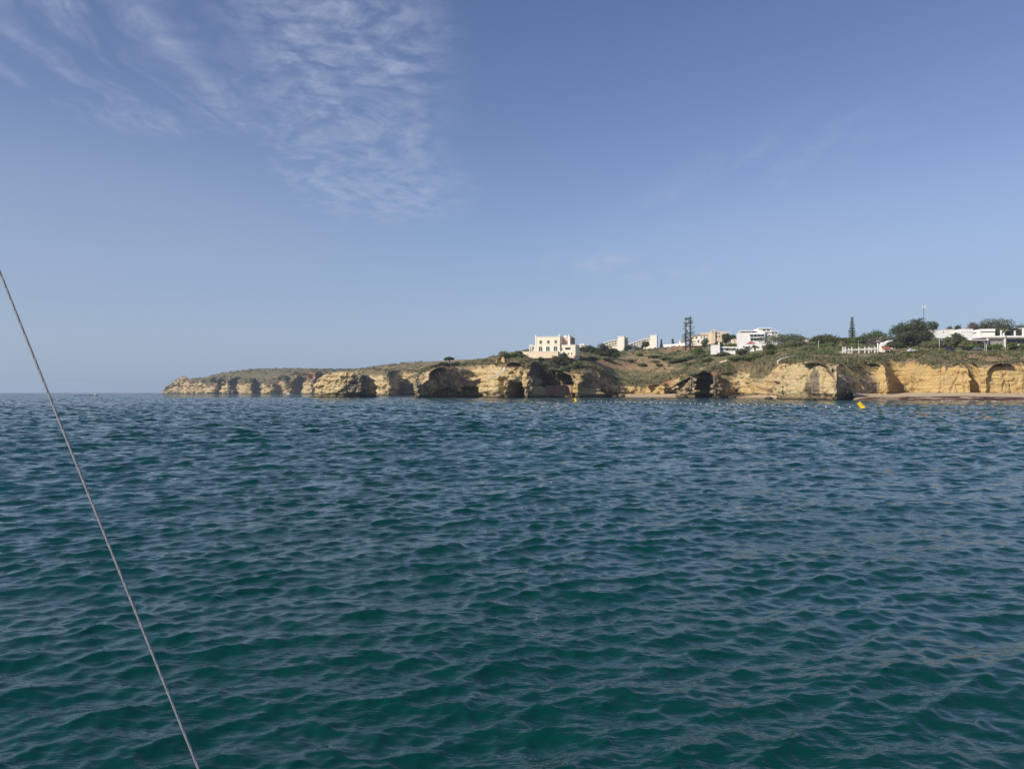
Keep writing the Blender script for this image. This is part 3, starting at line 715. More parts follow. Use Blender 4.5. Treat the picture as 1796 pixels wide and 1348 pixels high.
def tube(pts, radii, sides=6, V=None, Fc=None):
    """tapered tube through points -> appended to V, Fc lists"""
    V = [] if V is None else V; Fc = [] if Fc is None else Fc
    pts = [Vector(p) for p in pts]; base = len(V)
    for i, p in enumerate(pts):
        t = (pts[min(i + 1, len(pts) - 1)] - pts[max(i - 1, 0)]).normalized()
        a = t.cross(Vector((0.31, 0.95, 0.05))).normalized() if abs(t.z) > 0.9 else t.cross(Vector((0, 0, 1))).normalized()
        b = t.cross(a)
        for k in range(sides):
            w = 2 * math.pi * k / sides
            V.append(p + (a * math.cos(w) + b * math.sin(w)) * radii[i])
    for i in range(len(pts) - 1):
        for k in range(sides):
            k2 = (k + 1) % sides
            Fc.append((base + i * sides + k, base + i * sides + k2, base + (i + 1) * sides + k2, base + (i + 1) * sides + k))
    Fc.append(tuple(base + k for k in range(sides))[::-1]); e = base + (len(pts) - 1) * sides
    Fc.append(tuple(e + k for k in range(sides)))
    return V, Fc
def tube_obj(name, chains, material, parent=None, sides=6):
    V, Fc = [], []
    for pts, rad in chains: tube(pts, rad, sides, V, Fc)
    return mesh_obj(name, V, Fc, material, parent, smooth=True)

def root(name, loc, label, cat, group=None, rz=0.0):
    o = bpy.data.objects.new(name, None); COL.objects.link(o); o.location = loc; o.rotation_euler = (0, 0, rz)
    o.empty_display_size = 0.5
    return props(o, label, cat, group)

_seed = [100]
def tree(name, label, x, ytop, D, hw, kind='round', leaf=None, group=None, ybot=None, cat='tree', depth=1.0, density=1.0):
    """x, ytop: column and row of the crown's top; hw: half width of the crown in photo pixels; ybot: row of the crown's lower edge"""
    _seed[0] += 1; rr = random.Random(_seed[0])
    s = D / F
    g = gpoint(x, D); g.z -= 0.2
    hgt = max(2.2, zrow(ytop, D) - g.z)
    cb = max(0.02 * hgt, (zrow(ybot, D) - g.z)) if ybot else 0.3 * hgt
    cb = min(cb, hgt * 0.8)
    W_ = hw * s * 1.18; Hc = hgt - cb
    r = root(name, g, label, cat, group)
    L = Leaves(_seed[0]); size = max(0.28, 0.8 * s * 1.0)
    branches = []
    n = {'round': 14, 'umbrella': 18, 'dense': 20, 'shrub': 9, 'open': 14}[kind]
    cz = cb + Hc * 0.5
    for i in range(n):
        a = 2.39996 * i + rr.uniform(-.3, .3); q = math.sqrt((i + rr.random()) / n)
        if kind == 'umbrella':
            px = W_ * 0.80 * q * math.cos(a); py = W_ * 0.80 * depth * q * math.sin(a)
            pz = cb + Hc * (0.45 + 0.27 * (1 - q * q) + rr.uniform(-.08, .05)); lr = (W_ * rr.uniform(.28, .40), W_ * rr.uniform(.28, .40), Hc * rr.uniform(.28, .38))
        elif kind == 'dense':
            hh = rr.random(); rad = (1 - 0.55 * hh ** 2.0)
            px = W_ * 0.76 * q * rad * math.cos(a); py = W_ * 0.76 * depth * q * rad * math.sin(a)
            pz = cb + Hc * (0.12 + 0.74 * hh); k = rr.uniform(.26, .4); lr = (W_ * k * 1.1, W_ * k * 1.1, Hc * k * 0.62)
        else:
            hh = rr.uniform(-1, 1); rad = math.sqrt(max(0.05, 1 - hh * hh))
            px = W_ * 0.76 * q * rad * math.cos(a); py = W_ * 0.76 * depth * q * rad * math.sin(a)
            pz = cz + Hc * 0.34 * hh; k = rr.uniform(.30, .46) * (0.8 if kind == 'open' else 1.0); lr = (W_ * k, W_ * k, min(W_, Hc) * k)
        area = 4 * math.pi * ((lr[0] * lr[2]) ** 0.8 + (lr[0] * lr[1]) ** 0.8) / 2
        nn = int(min(190, max(24, density * (0.5 if kind == 'open' else 0.8) * area / size ** 2)))
        L.lobe((px, py, pz), lr, nn, size, tone=rr.uniform(.25, .7))
        branches.append((px, py, pz))
    # a lobe at the very top so that the outline reaches its height
    L.lobe((rr.uniform(-.2, .2) * W_, 0, hgt - 0.18 * Hc), (W_ * .36, W_ * .36, Hc * .18), 40, size, tone=.6)
    tr = max(0.08, 0.045 * hgt)
    if kind != 'shrub':
        c0 = [((0, 0, -0.5), (0.12 * W_ * rr.uniform(-1, 1), 0.05 * W_, cb * 0.5), (0.1 * W_ * rr.uniform(-1, 1), 0, cb + 0.15 * Hc), (0, 0, cb + 0.45 * Hc)), (tr * 1.3, tr, tr * .8, tr * .4)]
        ch = [c0]
        for b in branches[:7]:
            s0 = Vector(c0[0][2]) * 0.8; e = Vector(b); mid = (s0 + e) / 2 + Vector((0, 0, -0.06 * Hc))
            ch.append(((s0, mid, e), (tr * .5, tr * .35, tr * .12)))
        tube_obj('trunk', ch, BARK, r)
    else:
        ch = [(((0, 0, -0.4), (Vector(b) * 0.5), Vector(b)), (tr * .8, tr * .5, tr * .15)) for b in branches[:4]]
        tube_obj('stem', ch, BARK, r)
    L.build('crown' if kind != 'shrub' else 'foliage', leaf or LEAF_PINE, r)
    return r

def araucaria(label, x, ytop, ybase, D, hw, lean=0.0, sparse=1.0, cone=False, name='conifer_tree', seed=1):
    rr = random.Random(seed); s = D / F
    g = gpoint(x, D); g.z -= 0.3; hgt = zrow(ytop, D) - g.z; W_ = hw * s
    r = root(name, g, label, 'tree')
    tr = 0.018 * hgt + 0.12
    tube_obj('trunk', [(((0, 0, -.4), (0.2 * lean, 0, hgt * .5), (lean, 0, hgt)), (tr, tr * .8, tr * .3))], BARK, r, 7)
    L = Leaves(seed); ch = []
    z = hgt * (0.10 if not cone else 0.06)
    while z < hgt * 0.985:
        f = z / hgt
        ln = W_ * ((1.0 - 0.35 * f) if not cone else (1.02 - f) ** 0.8 * 1.0)
        k = 5 if not cone else 7
        a0 = rr.uniform(0, 6.28)
        for i in range(k):
            if rr.random() > sparse: continue
            a = a0 + 6.283 * i / k + rr.uniform(-.2, .2); l = ln * (rr.uniform(.25, 1.15) if not cone else rr.uniform(.85, 1.0))
            d = Vector((math.cos(a), math.sin(a), 0)); dr = rr.uniform(-.38, .12) if not cone else 0.16
            b = Vector((lean * f, 0, z)); e = b + d * l + Vector((0, 0, dr * l)); mid = b + d * l * .55 + Vector((0, 0, dr * l * .2 - .03 * l))
            ch.append(((b, mid, e), (tr * .20, tr * .14, tr * .07)))
            m_ = max(2, int(l / (0.55 if not cone else 0.34)))
            for j in range(m_):
                t = 0.08 + 0.92 * (j + rr.random()) / m_
                p = b + (e - b) * t
                L.lobe(p + Vector((0, 0, .05)), (0.5, 0.5, 0.34), 7 if not cone else 9, 0.26 if not cone else 0.24, tone=rr.uniform(.2, .6), shell=.2)
        z += (hgt * 0.034 if not cone else hgt * 0.062) * (rr.uniform(.4, 1.7) if not cone else rr.uniform(.8, 1.2))
    props(tube_obj('branches', ch, BARK, r, 4), kind='stuff')
    L.build('needles', LEAF_OLIVE if not cone else LEAF_PINE, r)
    return r

def palm(label, x, ytop, D, hw, group=None, leaf=None, seed=1, ybase=None):
    rr = random.Random(seed); s = D / F; g = gpoint(x, D); g.z -= 0.2
    hgt = max(1.5, zrow(ytop, D) - g.z); W_ = hw * s
    r = root('palm_tree', g, label, 'palm', group)
    hub = hgt - 0.45 * W_
    tube_obj('trunk', [(((0, 0, -.3), (.1, 0, hub * .5), (0, 0, hub)), (.26, .2, .22))], BARK_PALE, r, 7)
    for i in range(22):
        L = Leaves(seed * 50 + i); a = 6.283 * i / 22 * 2.6 + rr.uniform(-.2, .2); el = rr.uniform(-.5, 1.15)
        d = Vector((math.cos(a) * math.cos(el), math.sin(a) * math.cos(el), math.sin(el))); side = d.cross(Vector((0, 0, 1))).normalized()
        p = Vector((0, 0, hub)); l = W_ * rr.uniform(.8, 1.1); pr = p.copy(); w = .07 * W_ + .05
        for j in range(1, 7):
            t = j / 6; q = p + d * l * t + Vector((0, 0, -0.62 * l * t * t))
            ww = w * (1.0 + 1.6 * math.sin(math.pi * min(1, t * 1.05))); w0 = w * (1.0 + 1.6 * math.sin(math.pi * min(1, (t - 1 / 6) * 1.05)))
            dn = Vector((0, 0, -0.55))
            L.quad([pr, q, q + side * ww + dn * ww, pr + side * w0 + dn * w0], rr.uniform(.2, .7)); L.quad([pr, pr - side * w0 + dn * w0, q - side * ww + dn * ww, q], rr.uniform(.2, .7))
            pr = q
        L.build('frond', leaf or LEAF_OLIVE, r)
    return r

# ---- trees and shrubs, left to right
tree('wind_bent_tree', 'lone flat topped tree on the headland brow left of the villa', 788, 626, 447, 7.5, 'umbrella', LEAF_DARK, ybot=632)
for x, y, w, lb in [(764, 641, 9, 'dark bush hanging over the brow left of the lone flat topped tree'), (778, 636, 10, 'dark bush directly under the lone flat topped tree'), (797, 637, 9, 'dark bush just right of the lone flat topped tree')]:
    tree('shrub', lb, x, y, 440, w, 'shrub', LEAF_DARK, cat='shrub', group='bushes on the headland brow')
tree('shrub', 'low dark bush on the clifftop left of the orange rock outcrop', 850, 635, 470, 9, 'shrub', LEAF_OLIVE, cat='shrub')
tree('shrub', 'broad olive bush crowning the orange outcrop left of the villa terrace', 886, 616, 438, 13, 'shrub', LEAF_OLIVE, cat='shrub', ybot=626)
tree('shrub', 'green bush right beside the orange outcrop below the terrace', 904, 621, 440, 13, 'shrub', LEAF_GREEN, cat='shrub', ybot=631)
tree('shrub', 'small round dark bush touching the left end of the terrace wall', 912, 617, 444, 4.2, 'shrub', LEAF_DARK, cat='shrub')
tree('shrub', 'round green bush under the middle of the terrace wall', 948, 625.5, 436, 5.5, 'shrub', LEAF_GREEN, cat='shrub')
for i, (x, y, w, lf, lb) in enumerate([(974, 626, 10, LEAF_DARK, 'dark tree below the right corner of the cream villa'), (988, 619, 12, LEAF_DARK, 'tall ragged dark tree in front of the villa wing'), (1001, 628, 10, LEAF_PINE, 'dark pine below the villa wing'),
        (966, 638, 14, LEAF_DARK, 'big dark tree filling the ravine below the villa'), (990, 642, 13, LEAF_OLIVE, 'olive tree in the ravine right of the big dark tree'), (1012, 634, 12, LEAF_PINE, 'green tree above the lit edge of the cave rock'), (972, 655, 12, LEAF_OLIVE, 'grey green tree low in the ravine'), (990, 660, 10, LEAF_DARK, 'dark bush directly above the brick wall in the notch')]):
    tree('ravine_tree', lb, x, y, 446 + i * 2 if y < 632 else (438 if y < 650 else 433), w, 'dense', lf, group='trees in the ravine below the villa', ybot=y + 22)
for x, y, w, lf, lb in [(1032, 607, 11, LEAF_DARK, 'dark bushy tree right of the villa and left of the largest tree'), (1056, 605, 15, LEAF_DARK, 'largest dark rounded tree on the rise right of the villa'), (1078, 612, 9, LEAF_DARK, 'low dark tree at the foot of the first hotel tower'), (1020, 613, 8, LEAF_DARK, 'dark shrub beside the small cream house'), (1044, 611, 9, LEAF_PINE, 'dull green tree between the two dark trees right of the villa'), (1068, 609, 8, LEAF_DARK, 'dark tree overlapping the wing of the first hotel')]:
    tree('round_tree', lb, x, y, 520, w, 'round', lf, ybot=y + 16, group='trees right of the villa')
araucaria('grey half bare conifer standing between the two hotel blocks', 1099, 592, 615, 660, 6, sparse=.8, seed=5)
tree('round_tree', 'dark trees right at the foot of the bare conifer between the hotels', 1101, 605, 640, 7, 'dense', LEAF_DARK)
tree('round_tree', 'rounded green tree in front of the second hotel tower', 1132, 598, 650, 7, 'dense', LEAF_DARK)
tree('round_tree', 'small green tree lower down before the second hotel terraces', 1121, 609, 640, 6, 'round', LEAF_GREEN)
araucaria('tiny dark pointed conifer right of the second hotel tower', 1160, 595, 606, 700, 3.2, cone=True, seed=6)
tree('shrub', 'tiny dark round treetop above the white boundary wall', 1180, 594, 720, 2.6, 'shrub', LEAF_DARK, cat='tree')
SH = [(1107, 629, 520, 9, 'round olive bush alone on the dry slope below the hotels'), (1121, 619, 560, 7, 'upright green bush on the slope below the second hotel'), (1125, 640, 505, 8, 'oval green bush in the middle of the dry slope'), (1147, 625, 545, 16, 'broad dark thicket below the second hotel tower'),
      (1148, 637, 515, 7, 'small green bush right of the oval one on the dry slope'), (1156, 645, 500, 6, 'little bush at the lower right of the dry slope'), (1168, 628, 520, 12, 'dark bush under the white boundary wall'), (1180, 632, 505, 13, 'wide dark bush right of the dry slope'), (1064, 628, 500, 14, 'flat grey green bush below the largest dark tree'), (1040, 626, 480, 12, 'low green bush above the cave rock'),
      (1196, 628, 500, 13, 'dark green bush below the two bare conifers'), (1214, 624, 500, 14, 'leafy bush below the cream house'), (1233, 621, 480, 13, 'rounded bush under the pink pole'), (1253, 612, 470, 10, 'dark rounded bush in front of the low white house'), (1268, 622, 450, 13, 'green bush below the low white house'), (1212, 636, 455, 16, 'dark green thicket above the grey rock'),
      (1240, 634, 440, 14, 'grey green thicket right above the grey rock'), (1290, 627, 430, 15, 'bright green bush left of the earth path'), (1312, 624, 425, 16, 'large bright green bush beside the earth path'), (1334, 619, 420, 14, 'pale green bush at the top of the earth path'), (1300, 612, 440, 10, 'dark bush at the white garden arch'), (1352, 613, 405, 12, 'soft olive bush left under the stone pine')]
for i, (x, y, D, w, lb) in enumerate(SH):
    tree('shrub', lb, x, y, D, w, 'shrub', [LEAF_OLIVE, LEAF_GREEN, LEAF_PINE, LEAF_OLIVE][i % 4] if 'bright' not in lb else LEAF_GREEN, group='shrubs on the slope', cat='shrub')
araucaria('left of the two tall bare conifers, slightly thinner', 1203, 555, 607, 560, 9, lean=.2, sparse=.62, seed=11)
araucaria('right of the two tall bare conifers, darker and slightly taller', 1211, 552.5, 604, 555, 10, lean=.25, sparse=.8, seed=12)
tree('round_tree', 'small round dark green tree in front of the cream house corner', 1236, 592, 545, 6, 'round', LEAF_GREEN)
tree('round_tree', 'dark bushy tree between the beige house and the modern villa', 1275, 585, 545, 9, 'dense', LEAF_DARK)
tree('round_tree', 'dark tree low behind the little beige house', 1286, 588, 600, 6, 'round', LEAF_DARK)
palm('dark palm in front of the low white house right end', 1324, 603, 430, 9, seed=3, leaf=LEAF_DARK)
palm('second darker palm beside the garden arch', 1311, 606, 432, 8, seed=4, leaf=LEAF_DARK)
tree('stone_pine', 'wide dark stone pine right of the modern white villa', 1378, 585.5, 425, 37, 'umbrella', LEAF_PINE, ybot=606, depth=.7)
tree('stone_pine', 'grey green lower stone pine in front of the wide dark one', 1391, 597, 410, 14, 'umbrella', LEAF_OLIVE, ybot=610)
tree('stone_pine', 'second stone pine, left of the tall pointed araucaria', 1447, 586.5, 430, 21, 'umbrella', LEAF_PINE, ybot=604)
tree('stone_pine', 'lower spreading pine behind the palm left of the pergola', 1470, 592, 440, 16, 'umbrella', LEAF_PINE, ybot=607)
tree('round_tree', 'green thicket between the two stone pines', 1425, 601, 415, 9, 'round', LEAF_OLIVE, ybot=614)
tree('round_tree', 'green bush below the second stone pine', 1452, 606, 390, 18, 'shrub', LEAF_GREEN, ybot=618)
tree('round_tree', 'olive hedge behind the roadside wall', 1418, 612, 375, 14, 'shrub', LEAF_OLIVE, ybot=621)
palm('short palm behind the roadside wall left of the pergola', 1421, 609, 352, 6, seed=7)
palm('dry shaggy palm beside the pergola left end', 1478, 596, 372, 8, seed=8, leaf=LEAF_DRY)
araucaria('tall slender araucaria with tiered branches behind the pergola', 1495, 555, 595, 440, 8.5, cone=True, seed=21, name='araucaria_tree')
for x, y, w, D, k, lf, lb in [(1505, 592, 17, 430, 'round', LEAF_PINE, 'rounded tree at the foot of the tall slender araucaria'), (1522, 586, 15, 430, 'round', LEAF_PINE, 'taller green tree right of the araucaria'), (1541, 581, 17, 440, 'round', LEAF_GREEN, 'yellow green domed tree right of the araucaria'), (1532, 595, 12, 400, 'round', LEAF_PURPLE, 'mauve grey tree behind the pergola'),
        (1548, 590, 10, 405, 'dense', LEAF_OLIVE, 'grey green tree behind the white kiosk'), (1578, 564, 19, 392, 'dense', LEAF_DARK, 'left shoulder of the big dark tree group above the gully'), (1600, 562, 24, 388, 'dense', LEAF_DARK, 'largest dark evergreen of the group above the gully'), (1622, 556, 19, 396, 'dense', LEAF_DARK, 'tall dark evergreen just below the aerial mast'),
        (1640, 561, 13, 405, 'open', LEAF_PINE, 'thinner grey green tree right of the aerial mast'), (1590, 582, 22, 372, 'dense', LEAF_DARK, 'dark spreading lower evergreen in front of the tree group'), (1618, 580, 18, 374, 'dense', LEAF_DARK, 'dark evergreen left of the long white building'),
        (1666, 571, 10, 430, 'round', LEAF_PINE, 'low treetop behind the long white building'), (1682, 568, 10, 425, 'round', LEAF_DARK, 'dark treetop between the two white roofs'), (1708, 565, 14, 440, 'round', LEAF_PURPLE, 'brownish tree behind the terraces'), (1726, 561, 17, 440, 'round', LEAF_PINE, 'green tree left of the highest hilltop tree'), (1748, 553, 22, 440, 'round', LEAF_PINE, 'highest broad tree on the right skyline'),
        (1772, 559, 17, 440, 'round', LEAF_DARK, 'dark tree right of the highest hilltop tree'), (1795, 566, 16, 440, 'round', LEAF_GREEN, 'green tree at the right edge of the skyline'), (1680, 586, 12, 365, 'round', LEAF_DARK, 'dark tree in front of the second white block'), (1665, 592, 12, 362, 'round', LEAF_OLIVE, 'brown olive shrubbery below the long white building'), (1645, 595, 12, 362, 'round', LEAF_OLIVE, 'dull shrubbery right of the dark evergreens'),
        (1695, 598, 13, 358, 'round', LEAF_OLIVE, 'shrubbery under the terrace ramp')]:
    tree('evergreen_tree' if k == 'dense' else 'round_tree', lb, x, y, D, w, k, lf, ybot=min(y + 40, 612), group='trees along the clifftop road')
for x, y, w, D, lf, lb in [(1404, 600, 13, 420, LEAF_PINE, 'dark pine crown filling the gap left of the pink house'), (1432, 595, 12, 440, LEAF_DARK, 'dark tree behind the second stone pine, on its left'), (1461, 597, 12, 425, LEAF_DARK, 'dark tree just right of the second stone pine'), (1486, 593, 13, 445, LEAF_PINE, 'pine behind the shaggy palm'), (1348, 604, 10, 432, LEAF_OLIVE, 'olive tree at the left edge of the wide stone pine'), (1260, 600, 9, 520, LEAF_DARK, 'dark hedge tree between the beige house and the low white house'), (1282, 603, 8, 500, LEAF_PINE, 'green tree behind the low white house'), (1225, 610, 10, 505, LEAF_GREEN, 'green bush under the cream house windows'), (1630, 600, 14, 358, LEAF_OLIVE, 'olive shrub below the dark evergreens on the right'), (1572, 600, 12, 366, LEAF_DARK, 'dark shrub at the left foot of the tree group'), (1724, 600, 7, 352, LEAF_DARK, 'dark shrub between the restaurant columns')]:
    tree('round_tree', lb, x, y, D, w, 'round', lf, ybot=y + 16, group='trees between the houses')
for x, y, w, lb in [(1745, 604, 10, 'round clipped bush before the stone wall panel'), (1776, 602.5, 10, 'larger round clipped bush right of the clifftop palm'), (1734, 607, 6, 'small bush left of the clipped one by the stone panel'), (1794, 604, 7, 'bush at the right edge beside the restaurant'), (1712, 605, 8, 'dark low bush under the terrace canopy'), (1700, 607, 7, 'dark low bush left under the canopy')]:
    tree('shrub', lb, x, y, 347, w, 'shrub', LEAF_GREEN, cat='shrub', group='bushes before the restaurant')
palm('tall thin palm in front of the restaurant terrace', 1765, 573, 350, 8, seed=9)

# ---- scrub: ground cover nobody could count
def scrub():
    rng = np.random.RandomState(21)
    for nm, lb, leaf, pick in [('hillside_scrub', 'grey green scrub scattered over the hillside and clifftops', LEAF_OLIVE, 0), ('dry_scrub', 'dry brown scrub and grass tufts on the slopes', LEAF_DRY, 1), ('green_scrub', 'fresh green low scrub on the slopes', LEAF_GREEN, 2)]:
        L = Leaves(40 + pick)
        n = [11000, 5000, 6000][pick]
        x = rng.uniform(700, 1830, n); D = np.where(rng.rand(n) < 0.5, rng.uniform(295, 480, n), rng.uniform(380, 720, n))
        if pick != 2:
            x = np.concatenate([x, rng.uniform(292, 740, 1900)]); D = np.concatenate([D, rng.uniform(700, 1850, 1900)])
        X = (x - 898) / F * D
        ins = inside(X, D, _poly); ed = edge_dist(X, D, _poly[:len(COAST)])
        z = ground_z(X, D); row = HOR - (z - H) * F / D
        lush = lush_at(x, row) + 0.55 * fbm(np.stack([X * .06, D * .06, X * 0 + pick], -1), 3)
        if pick == 1: keep = (lush < 0.62) & (rng.rand(len(x)) < 0.75)
        elif pick == 2: keep = lush > 0.56
        else: keep = (lush > 0.38) | (rng.rand(len(x)) < 0.2)
        keep &= ins & (ed > 3.0)
        # leave the house plots and the road free
        for (a, b, d0, d1) in PLOTS: keep &= ~((x > a) & (x < b) & (D > d0) & (D < d1))
        for i in np.where(keep)[0]:
            far = D[i] > 780
            s = D[i] / F
            r = rng.uniform(.6, 1.7) * (1.7 if far else 1.0) * (0.7 if pick == 1 else 1.0)
            L.lobe((X[i], D[i], z[i] + r * .25), (r, r, r * .62), 15 if not far else 10, max(.26, 0.95 * s), tone=rng.uniform(.15, .8), shell=.5)
        o = L.build(nm, leaf); props(o, lb, 'scrub', kind='stuff')
PLOTS = [(925, 1012, 440, 475), (1050, 1160, 660, 720), (1205, 1285, 560, 610), (1245, 1350, 430, 470), (1295, 1370, 470, 510), (1470, 1560, 333, 350), (1610, 1830, 352, 400), (1655, 1735, 338, 352), (1010, 1030, 520, 560)]
scrub()
def road_scrub():
    rng = np.random.RandomState(5); L = Leaves(6)
    n = 900; x = rng.uniform(1370, 1830, n); D = rng.uniform(298, 347, n); X = (x - 898) / F * D
    keep = inside(X, D, _poly) & (edge_dist(X, D, _poly[:len(COAST)]) > 3) & (fbm(np.stack([X * .07, D * .07, X * 0 + 2], -1), 3) > -0.05)
    for (a, b, d0, d1) in PLOTS: keep &= ~((x > a) & (x < b) & (D > d0) & (D < d1))
    z = ground_z(X, D)
    for i in np.where(keep)[0]:
        r = rng.uniform(.5, 1.7); L.lobe((X[i], D[i], z[i] + r * .25), (r * 1.2, r * 1.2, r * .6), 26, .26, tone=rng.uniform(.1, .8), shell=.5)
    props(L.build('clifftop_green_scrub', LEAF_PINE), 'dark green scrub between the clifftop road and the cliff edge', 'scrub', kind='stuff')
road_scrub()
def brow_scrub():
    """bushes hanging over the cliff edges"""
    rng = np.random.RandomState(77); L = Leaves(78); M = Leaves(79)
    P = np.array([[*plan(x, D), x, D] for x, D, y in COAST if x >= 700])
    for a, b in zip(P[:-1], P[1:]):
        n = int(np.hypot(*(b[:2] - a[:2])) / 1.1)
        for k in range(n):
            t = rng.rand(); q = a + (b - a) * t
            dens = np.interp(q[2], [700, 760, 870, 950, 1000, 1090, 1180, 1300, 1360, 1470, 1530, 1570, 1640, 1800], [.7, .8, .8, .95, .9, .9, .8, .8, .5, .5, .9, .6, .6, .6])
            if rng.rand() > dens: continue
            inn = rng.uniform(2.5, 8.5); d = b[:2] - a[:2]; d = d / (np.hypot(*d) + 1e-9)
            p = q[:2] + np.array([-d[1], d[0]]) * inn
            z = float(ground_z(np.array([p[0]]), np.array([p[1]]))[0])
            r = rng.uniform(.5, 1.5); (L if rng.rand() < .6 else M).lobe((p[0], p[1], z + r * .2), (r, r, r * .65), 18, max(.24, .8 * q[3] / F), tone=rng.uniform(.1, .8), shell=.5)
    props(L.build('clifftop_scrub', LEAF_OLIVE), 'olive scrub along the cliff edges', 'scrub', kind='stuff')
    props(M.build('clifftop_dry_scrub', LEAF_DRY), 'dry brown scrub along the cliff edges', 'scrub', kind='stuff')
brow_scrub()

# ------------------------------------------------------------------ buildings
def plaster(name, col, stain=0.12):
    m = NT(name, rough=0.85, spec=0.15)
    n = m.noise(m.scale(m.pos, (0.5, 0.5, 0.18)), 1.0, 4, 0.6)
    m.color(m.mix(m.ramp(n, 0.4, 0.75, 0, stain * 3), col, tuple(c * 0.78 for c in col)))
    return m.m
WHITE = plaster('white_plaster', (0.86, 0.85, 0.82)); CREAM = plaster('cream_plaster', (0.86, 0.77, 0.61)); IVORY = plaster('ivory_plaster', (0.86, 0.81, 0.70))
BEIGE = plaster('beige_plaster', (0.72, 0.59, 0.42)); SAND_P = plaster('sandy_plaster', (0.78, 0.66, 0.48)); PINKP = plaster('pink_plaster_and_shade', (0.72, 0.50, 0.43)); MAUVE = plaster('shade_mauve_render', (0.36, 0.25, 0.20))  # PINKP doubles as shaded villa wall; MAUVE holds shade in its colour
TILE = plaster('terracotta_tile', (0.46, 0.15, 0.085)); TILE_DULL = plaster('weathered_tile', (0.30, 0.20, 0.14))
GLASS = mat('window_glass', (0.035, 0.042, 0.045), 0.08, 0.5); GLASS_GREEN = mat('green_glass', (0.03, 0.085, 0.062), 0.08, 0.5); SHADOW = mat('opening_shade', (0.045, 0.040, 0.036), 0.9, 0.1)  # SHADOW: shade inside openings and recesses, put in as near-black colour
SHUTTER = mat('brown_shutter', (0.12, 0.085, 0.05), 0.7); ARCHGLASS = mat('arched_glass', (0.075, 0.095, 0.095), 0.15, 0.5)
METAL = mat('grey_metal', (0.30, 0.31, 0.32), 0.45, 0.5); DARKMETAL = mat('dark_metal', (0.06, 0.065, 0.07), 0.5, 0.4); WHITEMETAL = mat('white_metal', (0.78, 0.79, 0.80), 0.4, 0.4)
def stone_material(name, a, b, sc=1.6):
    m = NT(name, rough=0.9, spec=0.1)
    v = m.t.nodes.new('ShaderNodeTexVoronoi'); m.t.links.new(m.scale(m.pos, (1, 1, 1.2)), v.inputs['Vector']); v.inputs['Scale'].default_value = sc
    sp = m.t.nodes.new('ShaderNodeSeparateXYZ'); m.t.links.new(v.outputs['Color'], sp.inputs[0])
    m.color(m.mix(sp.outputs[0], a, b)); m.normal(m.bump(v.outputs['Distance'], 0.6, 0.2))
    return m.m
STONE = stone_material('rubble_stone', (0.22, 0.21, 0.19), (0.46, 0.45, 0.42)); BRICKISH = stone_material('red_brown_masonry', (0.30, 0.17, 0.11), (0.40, 0.25, 0.165), 1.1); WALLSTONE = stone_material('yellow_wall_stone', (0.46, 0.36, 0.20), (0.62, 0.54, 0.38), 0.6)

def prism(name, outline, d0, d1, material, parent):
    """outline: (x, z) points counter-clockwise seen from the front; extruded from depth d0 to d1 (local y)"""
    n = len(outline)
    V = [(x, d0, z) for x, z in outline] + [(x, d1, z) for x, z in outline]
    Fc = [tuple(range(n)), tuple(range(2 * n - 1, n - 1, -1))] + [(i, i + n, (i + 1) % n + n, (i + 1) % n) for i in range(n)]
    return mesh_obj(name, V, Fc, material, parent)
class House:
    """a building drawn in photo pixels at its own distance: x column, y row, depths in metres behind the front plane"""
    def __init__(s, name, label, x, yb, D, rz=0.0, cat='house', group=None):
        s.x, s.yb, s.D, s.s = x, yb, D, D / F
        s.c = 1 / math.cos(rz)
        s.root = root(name, at(x, yb, D), label, cat, group, rz)
    def lx(s, x): return (x - s.x) * s.s * s.c
    def lz(s, y): return (s.yb - y) * s.s
    def box(s, name, x0, x1, y0, y1, d0, d1, material, parent=None):
        a, b = s.lx(x0), s.lx(x1); t, u = s.lz(y0), s.lz(y1)
        return prism(name, [(a, u), (b, u), (b, t), (a, t)], d0, d1, material, parent or s.root)
    def poly(s, name, pts, d0, d1, material, parent=None):
        return prism(name, [(s.lx(x), s.lz(y)) for x, y in pts], d0, d1, material, parent or s.root)
    def arch(s, name, x0, x1, y0, y1, d0, d1, material, parent=None):
        r = (x1 - x0) / 2; cx_ = (x0 + x1) / 2
        pts = [(x0, y1), (x1, y1)] + [(cx_ + r * math.cos(a), y0 + r * 0.8 - r * 0.8 * math.sin(a)) for a in np.linspace(0, math.pi, 9)]
        return s.poly(name, pts, d0, d1, material, parent)
    def window(s, x0, x1, y0, y1, d, glass=None, frame=None, sill=False):
        """frame ring proud of the wall, pane set inside it"""
        w = 0.45
        f = s.box('window', x0 - w, x1 + w, y0 - w, y1 + w, d - 0.10, d + 0.15, frame or WHITE)
        s.box('pane', x0, x1, y0, y1, d - 0.13, d + 0.05, glass or GLASS, f)
        if sill: s.box('sill', x0 - 0.8, x1 + 0.8, y1 + 0.45, y1 + 0.9, d - 0.28, d + 0.10, frame or WHITE, f)
        return f
def pyramid_roof(h, name, x0, x1, y0, y1, d0, d1, material):
    a, b, t, u = h.lx(x0), h.lx(x1), h.lz(y0), h.lz(y1); m_ = (d0 + d1) / 2; k = (d1 - d0) * 0.4
    V = [(a, d0, u), (b, d0, u), (b, d1, u), (a, d1, u), (a + k, m_, t), (b - k, m_, t)]
    return mesh_obj(name, V, [(0, 1, 5, 4), (1, 2, 5), (2, 3, 4, 5), (3, 0, 4), (3, 2, 1, 0)], material, h.root)

